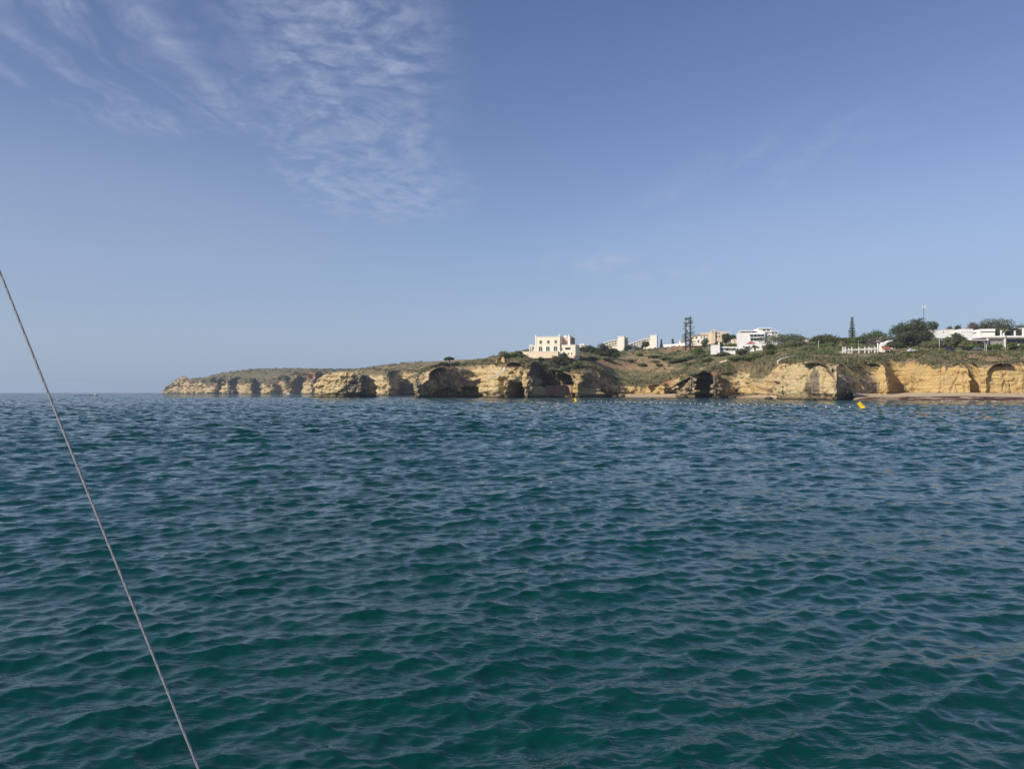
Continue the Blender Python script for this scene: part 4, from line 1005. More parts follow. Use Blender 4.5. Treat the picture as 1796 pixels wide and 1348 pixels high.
# -- the villa with three arches
v = House('villa', 'cream two storey villa with three arched windows on the headland', 960, 624, 459, R(-19), 'villa')
v.box('main_block', 939, 981.5, 590.8, 618, 0, 13, CREAM)
v.box('cornice', 938.4, 982.1, 589.8, 590.9, -0.25, 13.2, IVORY)
v.box('string_course', 938.8, 981.7, 604.4, 605.2, -0.16, 0.1, IVORY)
for x in (939.8, 980.7): v.box('corner_pilaster', x - 0.9, x + 0.9, 587.0, 618, -0.2, 0.6, IVORY)
for x in (940.2, 980.4): v.poly('pinnacle', [(x - .7, 587.2), (x + .7, 587.2), (x, 585.6)], -0.1, 0.5, IVORY)
for a, b in ((946.3, 950.7), (959.8, 963.8), (972.6, 976.4)): v.window(a, b, 596.7, 602.4, 0, SHUTTER, IVORY, True)
for a, b in ((944.9, 951.4), (957.9, 964.1), (970.9, 977.1)):
    f = v.arch('arched_window', a - .7, b + .7, 606.4, 616.6, -0.12, 0.2, IVORY)
    v.arch('pane', a, b, 607.1, 616.6, -0.16, 0.0, ARCHGLASS, f)
    v.box('mullion', (a + b) / 2 - .2, (a + b) / 2 + .2, 607.5, 616.6, -0.22, -0.1, WHITEMETAL, f)
v.box('back_block', 981.6, 997.5, 591.6, 606, 5.5, 13, PINKP)  # set-back wall in shadow: its purple shade is put into the pink colour
v.box('back_cornice', 981.7, 998.2, 590.8, 591.7, 5.2, 13.2, IVORY)
v.box('stair_turret', 992.8, 996.5, 588.6, 606, 3.2, 6.5, IVORY)
v.box('side_wall', 996.6, 998.6, 592.2, 606, 4.6, 12, MAUVE)  # shaded end wall, the shadow painted in as mauve
v.poly('turret_cap', [(992.4, 588.6), (996.9, 588.6), (995, 586.2), (994.3, 586.2)], 3.0, 6.7, IVORY)
dm = v.poly('chimney_dome', [(983.2, 591), (988, 591), (988, 589), (987, 587.4), (985.6, 586.8), (984.2, 587.4), (983.2, 589)], 7, 9.2, WHITE)
v.box('chimney', 997.4, 998.2, 587.6, 592, 7, 8, IVORY)
v.box('wing', 979.5, 1007.2, 605.6, 624, 1.0, 11, CREAM)
v.box('wing_parapet', 979.4, 1007.7, 604.8, 605.7, 0.8, 11.2, IVORY)
v.window(989.8, 998.8, 609.7, 613.4, 1.0, GLASS, IVORY)
v.window(983.6, 985.2, 609.7, 615.2, 1.0, SHUTTER, IVORY)
for a in (994.4, 999.8): v.window(a, a + 2.0, 618.8, 622.4, 1.0, SHUTTER, IVORY)
st_ = v.box('outside_stair', 976, 988, 617, 624, -1.6, 0.9, IVORY)
for i in range(5): v.box('step', 976 + i * 2.0, 978 + i * 2.0, 616.4 + i * 1.3, 617.6 + i * 1.3, -2.4, -1.7, IVORY, st_)
v.box('porch_roof', 928, 939.4, 605.0, 606.4, 0.5, 8, IVORY)
v.box('porch_wall', 930, 939.2, 606.4, 618, 4.0, 8, CREAM)
for x in (928.8, 932.6, 937.0): v.box('porch_column', x - .55, x + .55, 606.4, 617, 0.6, 1.0, IVORY)
for x in (929.0, 932.8): v.box('porch_parapet', x - .7, x + .7, 602.6, 605, 0.6, 1.2, IVORY)
for a in (930.2, 934.6): v.window(a, a + 1.7, 608, 616, 4.0, GLASS, IVORY)
v.box('terrace_wall', 914.5, 981, 616.6, 628, -3.4, 12, SAND_P)
v.box('terrace_coping', 914.2, 981.3, 616.0, 616.7, -3.6, -2.9, IVORY)
v.box('terrace_floor', 918, 1006, 623.0, 640, 0.5, 12.8, SAND_P)

h = House('small_house', 'small plain cream house just right of the villa', 1020, 611, 545, R(-10))
h.box('wall', 1016, 1025, 602.6, 616, 0, 6, IVORY); h.box('parapet', 1015.7, 1025.3, 601.9, 602.7, -.15, 6.2, WHITE)
h.box('lower_wing', 1011.5, 1016, 607.6, 616, 1, 6, CREAM); h.window(1019.5, 1021.5, 605, 607.2, 0); h.box('door', 1022.4, 1023.6, 606, 610.5, -.06, .05, SHUTTER)

# -- hotel blocks with stepped terraces
def hotel(label, xs, ytops, tower, ytower, yb, D, rows, rz):
    h = House('hotel_block', label, tower[0], yb, D, rz, 'hotel')
    h.box('tower', tower[0], tower[1], ytower, yb + 4, 0, 9, IVORY)
    h.box('tower_parapet', tower[0] - .4, tower[1] + .4, ytower - .8, ytower, -.2, 9.2, WHITE)
    # sloping stepped wing
    h.poly('wing', [(xs[0], yb + 4), (xs[-1], yb + 4)] + [(x, y + 1.0) for x, y in list(zip(xs, ytops))[::-1]], 1.2, 10, CREAM)
    h.poly('roof_slab', [(x, y + 1.2) for x, y in zip(xs, ytops)] + [(x, y) for x, y in list(zip(xs, ytops))[::-1]], 0.2, 10.4, WHITE)
    for k, off in enumerate(rows):
        n = max(2, int((xs[-1] - xs[0]) / 4.6))
        for i in range(n):
            xa = xs[0] + 2.2 + (xs[-1] - xs[0] - 3.5) * i / n; y = float(np.interp(xa, xs, ytops)) + off
            if y > yb - 2: continue
            f = h.box('balcony_shade', xa, xa + 2.6, y, y + 1.5, 1.05, 1.3, SHADOW)  # dark panel painting the shade behind the balcony
            h.box('balcony', xa - .3, xa + 3.4, y + 1.5, y + 2.7, 0.1, 1.1, WHITE, f)
    return h
h1 = hotel('left white hotel block with curved sloping roof and square tower', [1057, 1062, 1068, 1075, 1083.6], [602.4, 599.6, 597.2, 595.8, 595.2], (1083.7, 1094.6), 590.2, 615, 690, [2.4, 6.6], R(-16))
h2 = hotel('right white hotel block with diagonal rows of terraces and taller tower', [1101.6, 1112, 1124, 1133, 1140.5], [602.8, 599.8, 595.4, 593.2, 592.4], (1140.6, 1151.5), 588.2, 608, 700, [2.2, 6.0, 9.8], R(-16))
def wall_strip(name, label, pts, thick, material, cat='wall', cap=None, group=None):
    """free-standing wall through (col, dist, top row, height m)"""
    r = root(name, at(pts[0][0], HOR, pts[0][1]) * Vector((1, 1, 0)) if False else Vector((*plan(pts[0][0], pts[0][1]), 0)), label, cat, group)
    o = r.location
    def ring(d, up, tk):
        V = []
        for i, (x, D, y, hh) in enumerate(pts):
            p = at(x, y, D) - o
            a = Vector((*plan(pts[max(i - 1, 0)][0], pts[max(i - 1, 0)][1]), 0)); b = Vector((*plan(pts[min(i + 1, len(pts) - 1)][0], pts[min(i + 1, len(pts) - 1)][1]), 0))
            t = (b - a).normalized(); n = Vector((t.y, -t.x, 0)) * tk
            top = p.z + up; bot = p.z - hh if d else p.z - 0.02
            V += [Vector((p.x, p.y, bot)) + n, Vector((p.x, p.y, bot)) - n, Vector((p.x, p.y, top)) - n, Vector((p.x, p.y, top)) + n]
        Fc = []
        for i in range(len(pts) - 1):
            a = i * 4; b = a + 4
            for k in range(4): Fc.append((a + k, a + (k + 1) % 4, b + (k + 1) % 4, b + k))
        Fc += [(0, 3, 2, 1), tuple(4 * (len(pts) - 1) + k for k in range(4))]
        return V, Fc
    V, Fc = ring(True, 0.0, thick / 2); mesh_obj('wall', V, Fc, material, r)
    if cap: V, Fc = ring(False, 0.14, thick / 2 + 0.06); mesh_obj('coping', V, Fc, cap, r)
    return r
wall_strip('boundary_wall', 'long white boundary wall left of the bare conifers', [(1164, 690, 604.2, 2.6), (1178, 670, 603.4, 2.6), (1192, 640, 602.2, 2.8), (1204, 620, 602, 2.8)], 0.4, WHITE, cap=WHITE)
h = House('garden_hut', 'tiny white hut behind the bare conifers', 1196, 603, 640, 0, 'hut')
h.box('wall', 1193, 1200, 597, 606, 0, 4, WHITE); h.box('roof', 1192.6, 1200.4, 596.2, 597.1, -.3, 4.3, IVORY); h.box('door', 1195.5, 1197.2, 599.5, 603, -.06, .05, SHUTTER)
h = House('cream_house', 'pale cream two storey house right beside the bare conifers', 1226, 604, 575, R(-12))
h.box('wall', 1212.7, 1241, 588.2, 606, 0, 10, IVORY)
h.box('eaves', 1212.0, 1241.6, 587.2, 588.2, -.5, 10.4, TILE_DULL)
for a, b, c, d in ((1220.4, 1223, 589.6, 593.6), (1229.2, 1231, 590, 593), (1233.8, 1236, 589.8, 592.4), (1223.8, 1226.4, 596.4, 600.8), (1215, 1216.6, 590.5, 593), (1230, 1232, 597, 600)): h.window(a, b, c, d, 0, SHUTTER, IVORY)
h = House('beige_house', 'large beige house with square chimney tower and flat terraces', 1250, 600, 600, R(-8))
h.box('left_block', 1232.5, 1249, 583.4, 603, 1, 12, SAND_P); h.box('left_parapet', 1232, 1249.3, 582.7, 583.5, .8, 12.2, IVORY)
h.box('tower', 1247.8, 1254.5, 578.4, 603, -0.6, 4, BEIGE); h.box('tower_slot_shade', 1250, 1250.9, 579.2, 583.2, -.75, -.55, SHADOW); h.box('tower_cap', 1251.2, 1254.2, 577.2, 578.3, -.5, 3, SAND_P)  # slot in the tower drawn as a strip of painted shade
h.box('middle_block', 1254.6, 1266.5, 585.4, 603, 0.8, 12, BEIGE); h.box('upper_terrace', 1255, 1266, 580.6, 585.3, 5, 12, SAND_P); h.box('terrace_rail', 1254.8, 1266.6, 584.6, 585.4, .6, 1.0, IVORY)
h.box('right_block', 1266.6, 1278.5, 582.6, 603, 1.5, 12, SAND_P); h.box('right_roof', 1266.4, 1279.2, 581.6, 582.6, 1.2, 12.3, IVORY)
for a, b in ((1256.5, 1258.5), (1260.5, 1262.8)): h.window(a, b, 588.4, 591.6, .8, SHUTTER, SAND_P)
h.window(1257, 1259, 581.8, 584, 5, GLASS, SAND_P); h.window(1262, 1264, 581.8, 584, 5, GLASS, SAND_P); h.window(1241, 1243, 587, 590, 1, SHUTTER, SAND_P); h.window(1271, 1273, 586, 589, 1.5, SHUTTER, SAND_P)
h = House('little_house', 'little beige house between the beige house and the modern villa', 1291, 604, 585, R(-8))
h.box('wall', 1284.5, 1297, 594.4, 606, 0, 7, SAND_P); pyramid_roof(h, 'roof', 1284, 1297.6, 591.6, 594.5, -.4, 7.4, TILE_DULL); h.window(1288, 1289.6, 597, 599.4, 0, SHUTTER, IVORY); h.window(1292, 1293.8, 597, 599.4, 0, SHUTTER, IVORY)
# -- low white house and the modern villa
h = House('low_white_house', 'long low white house and garden walls below the modern villa', 1290, 618, 448, R(-10))
h.box('left_wing', 1250, 1264, 604.6, 621, 0, 7, WHITE); h.box('left_parapet', 1249.7, 1264.4, 604, 604.7, -.15, 7.1, IVORY)
h.box('chimney', 1261.6, 1263.8, 599.5, 604.5, 1, 2, WHITE)
h.box('middle_wing', 1264.1, 1297, 608.2, 621, 2.5, 9, WHITE); h.box('middle_roof', 1264, 1297.2, 607.2, 608.2, 2.2, 9.2, IVORY)
for a, b in ((1266, 1269.5), (1276.5, 1279), (1285.5, 1291.5), (1293, 1295.4)): h.window(a, b, 610, 613.4, 2.5, GLASS, WHITE)
h.box('canopy', 1269, 1283, 609, 609.8, 0.6, 2.4, WHITE)
h.poly('right_wing', [(1296.5, 621), (1343, 621), (1343, 602.6), (1320, 603.2), (1297.2, 604.6)], 1.0, 8, WHITE)
h.box('right_parapet', 1330, 1343.5, 601.8, 602.7, .8, 8, WHITE)
for a, b in ((1303, 1305.5), (1312, 1315), (1334, 1337)): h.window(a, b, 606.4, 609, 1.0, GLASS, WHITE)
g_ = h.poly('garden_arch', [(1287.5, 622), (1289, 622), (1289, 616.2), (1300.6, 616.2), (1300.6, 622), (1302, 622), (1302, 614.6), (1287.5, 614.6)], -2.6, -2.0, WHITE)
h.box('arch_door', 1289.4, 1292.4, 616.6, 622, -2.2, -2.05, SHUTTER, g_)
pyramid_roof(h, 'red_roof', 1312.4, 1328.4, 596.4, 600.8, 9.5, 15, TILE); h.box('roof_house_wall', 1313, 1328, 600.8, 606, 10, 14.6, WHITE)
m_ = House('modern_villa', 'big modern white villa with long window bands on the skyline', 1320, 606, 490, R(-9), 'villa')
m_.box('main_block', 1297.6, 1341, 583.0, 609, 0, 12, WHITE)
m_.box('roof_slab', 1299, 1326, 579.4, 580.9, -.3, 11, WHITE); m_.box('roof_recess', 1301, 1325.6, 580.9, 583, 1.4, 10, GLASS)
for x in (1300, 1309, 1318): m_.box('roof_post', x, x + .6, 580.9, 583, 0.1, .4, WHITE)
m_.box('upper_storey', 1325.8, 1352, 576.4, 583.2, 1.6, 11, WHITE); m_.box('upper_roof', 1330, 1353, 574.8, 576.3, .8, 11.4, WHITE)
for a, b in ((1337.5, 1343), (1344.6, 1349.5)): m_.window(a, b, 577.8, 580, 1.6, GLASS, WHITE)
f = m_.box('window', 1315.4, 1340.4, 585.6, 591.4, -.12, .1, WHITE)
for i in range(4): m_.box('pane', 1316 + i * 6.05, 1321.6 + i * 6.05, 586.2, 590.9, -.16, .0, GLASS, f)
m_.box('balcony', 1315, 1341.4, 591.5, 592.5, -1.3, .0, WHITE)
f = m_.box('window', 1316.2, 1337.6, 592.6, 598, -.12, .1, WHITE)
for i in range(4): m_.box('pane', 1316.8 + i * 5.2, 1321.4 + i * 5.2, 593, 597.6, -.16, 0, GLASS_GREEN, f)
m_.box('right_block', 1341.1, 1363, 581.8, 609, 2, 12, WHITE); m_.box('right_roof', 1340.8, 1364, 580.5, 581.7, 1.2, 12.3, WHITE)
for a, b in ((1343, 1347), (1353.5, 1357.5), (1359, 1361.6)): m_.window(a, b, 583.2, 585.4, 2, GLASS, WHITE)
for a, b in ((1342.6, 1345), (1347, 1350)): m_.window(a, b, 587, 590, 2, GLASS, WHITE)
h = House('pink_house', 'narrow pink house with white corner between the stone pines', 1414, 608, 450, R(-10))
h.box('wall', 1409.5, 1418.5, 594.6, 612, 0, 7, PINKP); h.box('white_corner', 1413, 1416.4, 594.7, 611, -.12, .1, WHITE); pyramid_roof(h, 'roof', 1408.8, 1419.2, 592.6, 594.7, -.4, 7.4, TILE); h.window(1410.4, 1412, 598, 601, 0, SHUTTER, WHITE)
# -- pergola and kiosk on the clifftop terrace
p_ = House('pergola', 'white open pergola on the clifftop terrace', 1516, 617, 340, 0, 'pergola')
for i, x in enumerate((1494.5, 1507, 1517.5, 1524.5, 1535)):
    p_.box('post', x - .75, x + .75, 608.6 - .6 * i * .3, 619, 0, .35, WHITE)
    if i in (0, 4): p_.box('post', x - .6, x + .6, 609.6 - .6 * i * .3, 619, 3.2, 3.5, WHITE)
p_.poly('beam', [(1486, 614.8), (1538, 612.6), (1538, 610.7), (1486, 613.2)], -.12, 0.0, WHITE)
p_.poly('beam', [(1486, 614.4), (1538, 612.2), (1538, 610.9), (1486, 613.4)], 3.55, 3.7, WHITE)
for i in range(14):
    x = 1487.5 + i * 3.8; y = 613.2 - (x - 1486) * .048
    p_.box('rafter', x - .25, x + .25, y - .65, y - .1, -.5, 4.1, WHITE)
p_.box('low_wall', 1484, 1539, 616.2, 620, 3.8, 4.1, WHITE)
for x in (1479, 1483.2): 
    q = House('gate_post', 'white square post at the left end of the pergola, ' + ('outer one' if x < 1480 else 'inner one'), x, 619, 339, 0, 'post')
    q.box('shaft', x - .8, x + .8, 608.8, 620, 0, .45, WHITE); q.box('cap', x - 1.1, x + 1.1, 608.1, 608.8, -.08, .53, WHITE)
k_ = House('kiosk', 'white kiosk with tilted sail roof and red awning by the pergola', 1557, 615, 346, 0, 'kiosk')
k_.poly('sail_roof', [(1549, 606.5), (1552.5, 606.2), (1556, 602), (1561, 598.6), (1567, 597.4), (1567, 596), (1560.5, 596.6), (1556, 599), (1553.2, 602), (1551, 599.4), (1548.6, 600.4)], 0.6, 2.6, WHITE)
k_.box('wall', 1552, 1561, 602.6, 617, 2.7, 5.4, IVORY); k_.box('awning', 1551.5, 1560.5, 608.2, 612.4, -.4, 1.6, TILE); k_.box('awning', 1561.5, 1566, 609.4, 612.6, -.2, 1.4, PINKP)
for x in (1551.8, 1560): k_.box('awning_post', x, x + .5, 612.4, 617, -.2, -.1, WHITEMETAL)
# -- restaurant terraces at the right
h = House('long_white_building', 'long windowless white building above the clifftop road', 1645, 592, 392, R(-5))
h.poly('wall', [(1617, 594), (1662, 592.6), (1662, 577.6), (1617, 580.4)], 0, 9, WHITE); h.poly('wall', [(1662, 592.6), (1672.6, 591), (1672.6, 577.2), (1662, 577.6)], .12, 9.1, IVORY)
h.poly('coping', [(1616.6, 580.5), (1662.4, 577.7), (1662.4, 576.9), (1616.6, 579.7)], -.2, 9.2, WHITE); h.window(1654, 1655.2, 581, 583.6, 0, GLASS, WHITE); h.box('lower_step', 1613, 1623, 583.4, 592, -1.4, .0, WHITE); h.box('porch', 1665, 1671, 585.2, 586, -1.0, .1, WHITE)
h = House('white_block', 'square white block between the long building and the restaurant', 1694, 592, 390, R(-8))
h.poly('wall', [(1682.5, 596), (1706, 596), (1706, 577), (1687, 577), (1682.5, 579.4)], 0, 8, WHITE); h.box('coping', 1686.6, 1706.4, 576.3, 577.1, -.15, 8.2, IVORY); h.box('ledge', 1688, 1706.2, 581.2, 581.7, -.2, .0, WHITE)
h = House('restaurant', 'white flat roofed restaurant with terraces columns and a stone wall panel', 1745, 614, 372, R(-6), 'restaurant')
h.box('terrace_slab', 1690, 1830, 589.4, 592.4, -3.0, 9, WHITE)
h.poly('ramp', [(1689, 598), (1698, 598), (1704, 594.2), (1724, 592.5), (1690, 592.5)], -2.9, -1.8, WHITE)
h.box('canopy', 1697, 1728, 596.4, 597.4, -4.6, -2.2, WHITE); h.box('canopy_shade', 1700, 1728.2, 593.0, 596.2, -1.6, -1.2, MAUVE)  # mauve panel stands for the shade above the canopy
h.box('upper_pavilion', 1724.5, 1748, 576.2, 580.6, 1, 9, WHITE); h.box('pavilion_recess_shade', 1726, 1747, 580.7, 582.4, 2.2, 9, SHADOW); h.box('pavilion_wall', 1724.8, 1748, 582.4, 588.2, 1.3, 9, IVORY); h.box('pavilion_gap_shade', 1726, 1747.5, 588.3, 589.3, 2.0, 8.5, SHADOW)  # recess and gap boxes coloured dark for the shadow bands
h.poly('side_stair', [(1718.5, 589.3), (1724, 589.3), (1724, 577.5), (1718.6, 580.4)], 1.1, 2.0, WHITE)
h.box('link_rail', 1706.2, 1720, 579.4, 580.8, 1.5, 2.0, WHITE)
for x, y0, w in ((1753, 579.4, .8), (1757, 579, 1.1), (1775.4, 580.4, 1.0), (1789, 575.6, 1.3)): h.box('upper_column', x - w, x + w, y0, 589.3, -1.8, -1.2, WHITE)
h.box('trellis_beam', 1781, 1789, 576.2, 577.1, -1.7, -1.4, WHITE); h.box('trellis_beam', 1790.4, 1830, 578.6, 579.2, -1.7, -1.4, WHITE)
for x, w in ((1729, 1.2), (1757.6, 1.1), (1794.6, 1.4)): h.box('column', x - w, x + w, 592.5, 607, -2.6, -1.9, WHITE)
for x, w in ((1711, .7), (1722.6, 2.0)): h.box('column', x - w, x + w, 597.4, 604, -2.6, -1.9, WHITE)
h.box('band', 1730.4, 1756.4, 592.5, 595.0, -1.6, -.9, WHITE); h.box('stone_panel', 1730.4, 1756.4, 595.1, 610, -1.3, .5, STONE)
h.box('white_fascia', 1758.9, 1793, 592.5, 594.3, -1.6, -.9, WHITE)
f = h.box('window', 1765, 1793.1, 594.8, 603.4, -.4, 0, DARKMETAL)
for i in range(5): h.box('pane', 1765.4 + i * 5.6, 1770.4 + i * 5.6, 595.2, 603, -.44, -.2, GLASS, f)
h.box('plinth', 1758.9, 1793, 603.5, 612, -.6, 1, IVORY); h.box('back_wall', 1697, 1729, 597.6, 612, 0.6, 2, MAUVE); h.box('right_wall', 1796, 1830, 592.5, 612, -.6, 2, WHITE)

# -- walls on the cliffs
wall_strip('roadside_wall', 'pale yellow stone wall curving up the clifftop road', [(1364, 322, 633.2, 1.2), (1368, 324, 630.6, 1.9), (1376, 328, 627.6, 2.2), (1392, 334, 624.2, 2.2), (1408, 340, 622.2, 2.2), (1424, 345, 620.6, 2.0)], 0.5, WALLSTONE, cap=IVORY)
wall_strip('road_parapet', 'low grey parapet along the road left of the pergola', [(1427, 344, 620.2, 1.6), (1450, 343, 618.2, 1.6), (1475, 341, 617, 1.6), (1492, 339, 617.4, 1.6)], 0.4, WALLSTONE, cap=WALLSTONE)
wall_strip('masonry_wall', 'red brown masonry wall closing the notch beside the villa headland', [(958, 426, 676.5, 7), (972, 434, 675.6, 7), (992, 434, 675.4, 7), (1004, 428, 675.6, 7)], 0.8, BRICKISH, cap=BRICKISH)
sw = wall_strip('cliff_stairway', 'white walled stairway zigzagging down the headland cliff', [(862, 409.5, 642.5, .5), (864, 408.5, 647, .5), (868, 408, 650.6, .5), (872, 407.5, 653.4, .5)], 0.3, SAND_P, cat='stairway')
def stair_run(pts, n, parent):
    o = parent.location
    for i in range(n):
        t = (i + .5) / n; x = np.interp(t, np.linspace(0, 1, len(pts)), [p[0] for p in pts]); y = np.interp(t, np.linspace(0, 1, len(pts)), [p[1] for p in pts]); D = np.interp(t, np.linspace(0, 1, len(pts)), [p[2] for p in pts])
        c = at(x, y, D) - o
        mesh_obj('step', [(c.x + a * .55, c.y + b * .7, c.z + d * .28) for a in (-1, 1) for b in (-1, 1) for d in (-1, .3)], [(0, 1, 3, 2), (4, 6, 7, 5), (0, 4, 5, 1), (2, 3, 7, 6), (0, 2, 6, 4), (1, 5, 7, 3)], IVORY, parent)
stair_run([(884, 644, 406.5), (884.5, 646.5, 406), (881, 650.5, 405.8), (876, 654.5, 405.6), (870, 657.5, 405.8), (864, 660.5, 406.5), (858, 664, 409)], 26, sw)
wall_strip('path_wall', 'short pale wall along the path above the cave rock brow', [(1262, 430, 634.6, .5), (1270, 428, 632.4, .5), (1275, 427, 630.6, .5)], 0.3, SAND_P)

# ------------------------------------------------------------------ poles, masts, cars
def pole(name, label, x, ytop, D, rad, material, cat, arm=None, ybase=None):
    g = gpoint(x, D); g.z -= .2; hgt = zrow(ytop, D) - g.z
    r = root(name, g, label, cat)
    tube_obj('pole', [(((0, 0, 0), (0, 0, hgt)), (rad, rad * .7))], material, r, 8)
    return r, hgt
def bx(name, c, s, material, parent):
    x, y, z = c; a, b, d = s[0] / 2, s[1] / 2, s[2] / 2
    return mesh_obj(name, [(x + i * a, y + j * b, z + k * d) for i in (-1, 1) for j in (-1, 1) for k in (-1, 1)], [(0, 1, 3, 2), (4, 6, 7, 5), (0, 4, 5, 1), (2, 3, 7, 6), (0, 2, 6, 4), (1, 5, 7, 3)], material, parent)
r, hg = pole('aerial_mast', 'tall aerial mast with two white panels above the dark trees', 1621, 533, 400, .16, DARKMETAL, 'mast')
for dx in (-.55, .55):
    bx('aerial_panel', (dx, -.3, hg - 1.5), (.5, .25, 1.9), WHITEMETAL, r); bx('panel_bracket', (dx * .5, -.05, hg - 2.6), (abs(dx), .12, .12), METAL, r)
tube_obj('lightning_rod', [(((0, 0, hg), (0, 0, hg + 1.2)), (.05, .03))], METAL, r)
tube_obj('cable', [(((-.45, -.1, 2), (-.45, -.1, hg - 2.6)), (.06, .06))], METAL, r)
r, hg = pole('roof_aerial', 'small television aerial above the wide stone pine', 1397, 577, 440, .06, METAL, 'aerial')
for k, w in ((.2, 2.4), (.7, 1.8), (1.2, 1.2)): bx('aerial_rod', (0, 0, hg - k), (w, .08, .08), METAL, r)
for x, yt, D, lb in ((1242.5, 594, 520, 'pinkish pole standing in front of the cream house'), (1265, 576, 560, 'thin pole with dark top beside the beige house'), (1378.5, 622, 335, 'short grey post beside the roadside wall'), (1436, 597, 372, 'pale lamp pole between the stone pines'), (1506, 597, 350, 'thin lamp pole behind the pergola'), (1544, 590, 352, 'lamp pole right of the pergola'), (1728, 601, 344, 'white pole before the restaurant, left of a close pair'), (1730.6, 603, 342, 'white pole before the restaurant, right of a close pair'), (1764, 600, 344, 'white lamp pole beside the clifftop palm'), (1648, 594, 350, 'pale pole below the long white building')):
    r, hg = pole('lamp_post', lb, x, yt, D, .10, WHITEMETAL if 'white' in lb or 'pale' in lb or 'pink' in lb else METAL, 'pole')
    if 'lamp' in lb: bx('lamp_head', (.35, 0, hg), (.9, .25, .14), METAL, r)
    else: bx('cap', (0, 0, hg + .05), (.26, .26, .12), DARKMETAL if 'dark' in lb else METAL, r)
r, hg = pole('globe_lamp', 'white pillar lamp with lantern at the right end of the pergola', 1540, 601, 340, .34, WHITE, 'lamp')
bx('lantern', (0, 0, hg + .35), (.55, .55, .6), GLASS, r); bx('lantern_cap', (0, 0, hg + .8), (.8, .8, .25), WHITE, r)

def car(label, x, D, col, rz):
    g = gpoint(x, D); g.z += .02
    r = root('parked_car', g, label, 'car', 'cars parked on the clifftop road', rz)
    pm = mat('car_paint', col, 0.25, 0.5)
    def sec(name, prof, w, material, par):
        n = len(prof); V = [(a, -w, b) for a, b in prof] + [(a, w, b) for a, b in prof]
        return mesh_obj(name, V, [tuple(range(n)), tuple(range(2 * n - 1, n - 1, -1))] + [(i, i + n, (i + 1) % n + n, (i + 1) % n) for i in range(n)], material, par)
    b = sec('body', [(-2.1, .3), (2.1, .3), (2.15, .7), (1.9, .88), (1.0, .95), (-1.9, .98), (-2.12, .8)], .86, pm, r)
    sec('roof', [(-1.75, .98), (.95, .96), (.35, 1.43), (-1.2, 1.46)], .74, pm, r)
    sec('window', [(-1.5, 1.04), (.72, 1.02), (.28, 1.36), (-1.1, 1.38)], .755, GLASS, r)
    for sx in (-1.3, 1.35):
        for sy in (-1, 1):
            V, Fc = tube([(sx, sy * .62, .32), (sx, sy * .88, .32)], [.32, .32], 12); w_ = mesh_obj('wheel', V, Fc, DARKMETAL, r)
            V, Fc = tube([(sx, sy * .8, .32), (sx, sy * .9, .32)], [.17, .17], 8); mesh_obj('rim', V, Fc, METAL, w_)
    for sy in (-.6, .6): bx('headlight', (2.1, sy, .68), (.1, .34, .16), WHITEMETAL, r)
car('dark blue car parked left of the restaurant shrubs', 1668, 343, (0.02, 0.03, 0.06), R(8)); car('black car parked right below the terrace canopy', 1697, 344, (0.015, 0.015, 0.017), R(4)); car('grey car parked under the restaurant columns', 1716, 345, (0.16, 0.17, 0.18), R(-3)); car('white car parked below the dark evergreens', 1601, 346, (0.7, 0.7, 0.7), R(5))

# ------------------------------------------------------------------ boulders at the waterline
def boulder(label, x, D, hw, hh, seed, tone=0.5):
    s = D / F; n, m_ = 18, 12
    th = np.linspace(0, 2 * math.pi, n, endpoint=False); ph = np.linspace(-.5 * math.pi, .5 * math.pi, m_)
    T, Pp = np.meshgrid(th, ph); d = np.stack([np.cos(T) * np.cos(Pp), np.sin(T) * np.cos(Pp), np.sin(Pp)], -1)
    k = 1 + .55 * fbm(d * 1.3 + seed, 3) + .25 * np.tanh(4 * perlin(d * 2.1 + seed * 2))
    p = d * k[..., None] * [hw * s, hw * s, hh * s]
    o = grid_obj('boulder', p, ROCK, smooth=False, wrap=True, attrs={'gold': np.full(T.shape, .3), 'weather': np.full(T.shape, tone), 'soil': np.zeros(T.shape), 'veg': np.zeros(T.shape)})
    c = plan(x, D); o.location = (c[0], c[1], .1 * hh * s)
    return props(o, label, 'boulder', 'boulders at the waterline')
for i, (x, D, hw, hh, lb, tn) in enumerate([(952, 432, 8, 5, 'dark wide boulder at the right foot of the villa headland', .8), (966, 430, 9, 4, 'brown sloping boulder in front of the masonry wall', .45), (983, 428, 8, 3, 'flat pale boulder left of the left yellow buoy', .2), (996, 424, 7, 3, 'flat brown boulder at the left foot of the cave rock', .4), (1079, 428, 5, 3, 'small dark boulder in the mouth of the cave rock', .7), (1090, 430, 6, 5, 'pointed grey boulder right of the cave rock', .6), (1197, 380, 9, 7, 'grey blocky boulder at the left foot of the grey rock', .6), (1215, 378, 6, 4, 'light slanting boulder at the foot of the grey rock', .3),
        (1284, 384, 6, 3, 'small grey boulder at the right foot of the grey rock', .6), (1419, 277, 5, 6, 'dark upright boulder at the foot of the crack in the pale yellow rock', .7), (1426, 276, 4, 4, 'grey boulder right of the upright one at the pale yellow rock', .5), (1545, 300, 6, 8, 'ochre block standing on sand left of the gully', .1), (1586, 312, 7, 6, 'low ochre mound at the gully mouth on the beach', .0), (1612, 306, 9, 4, 'sloping rubble mound at the foot of the golden cliff', .1), (1348, 318, 8, 4, 'pale flat boulder at the left foot of the pale yellow rock', .3)]):
    boulder(lb, x, D, hw, hh, 3.1 + i * 7.7, tn)

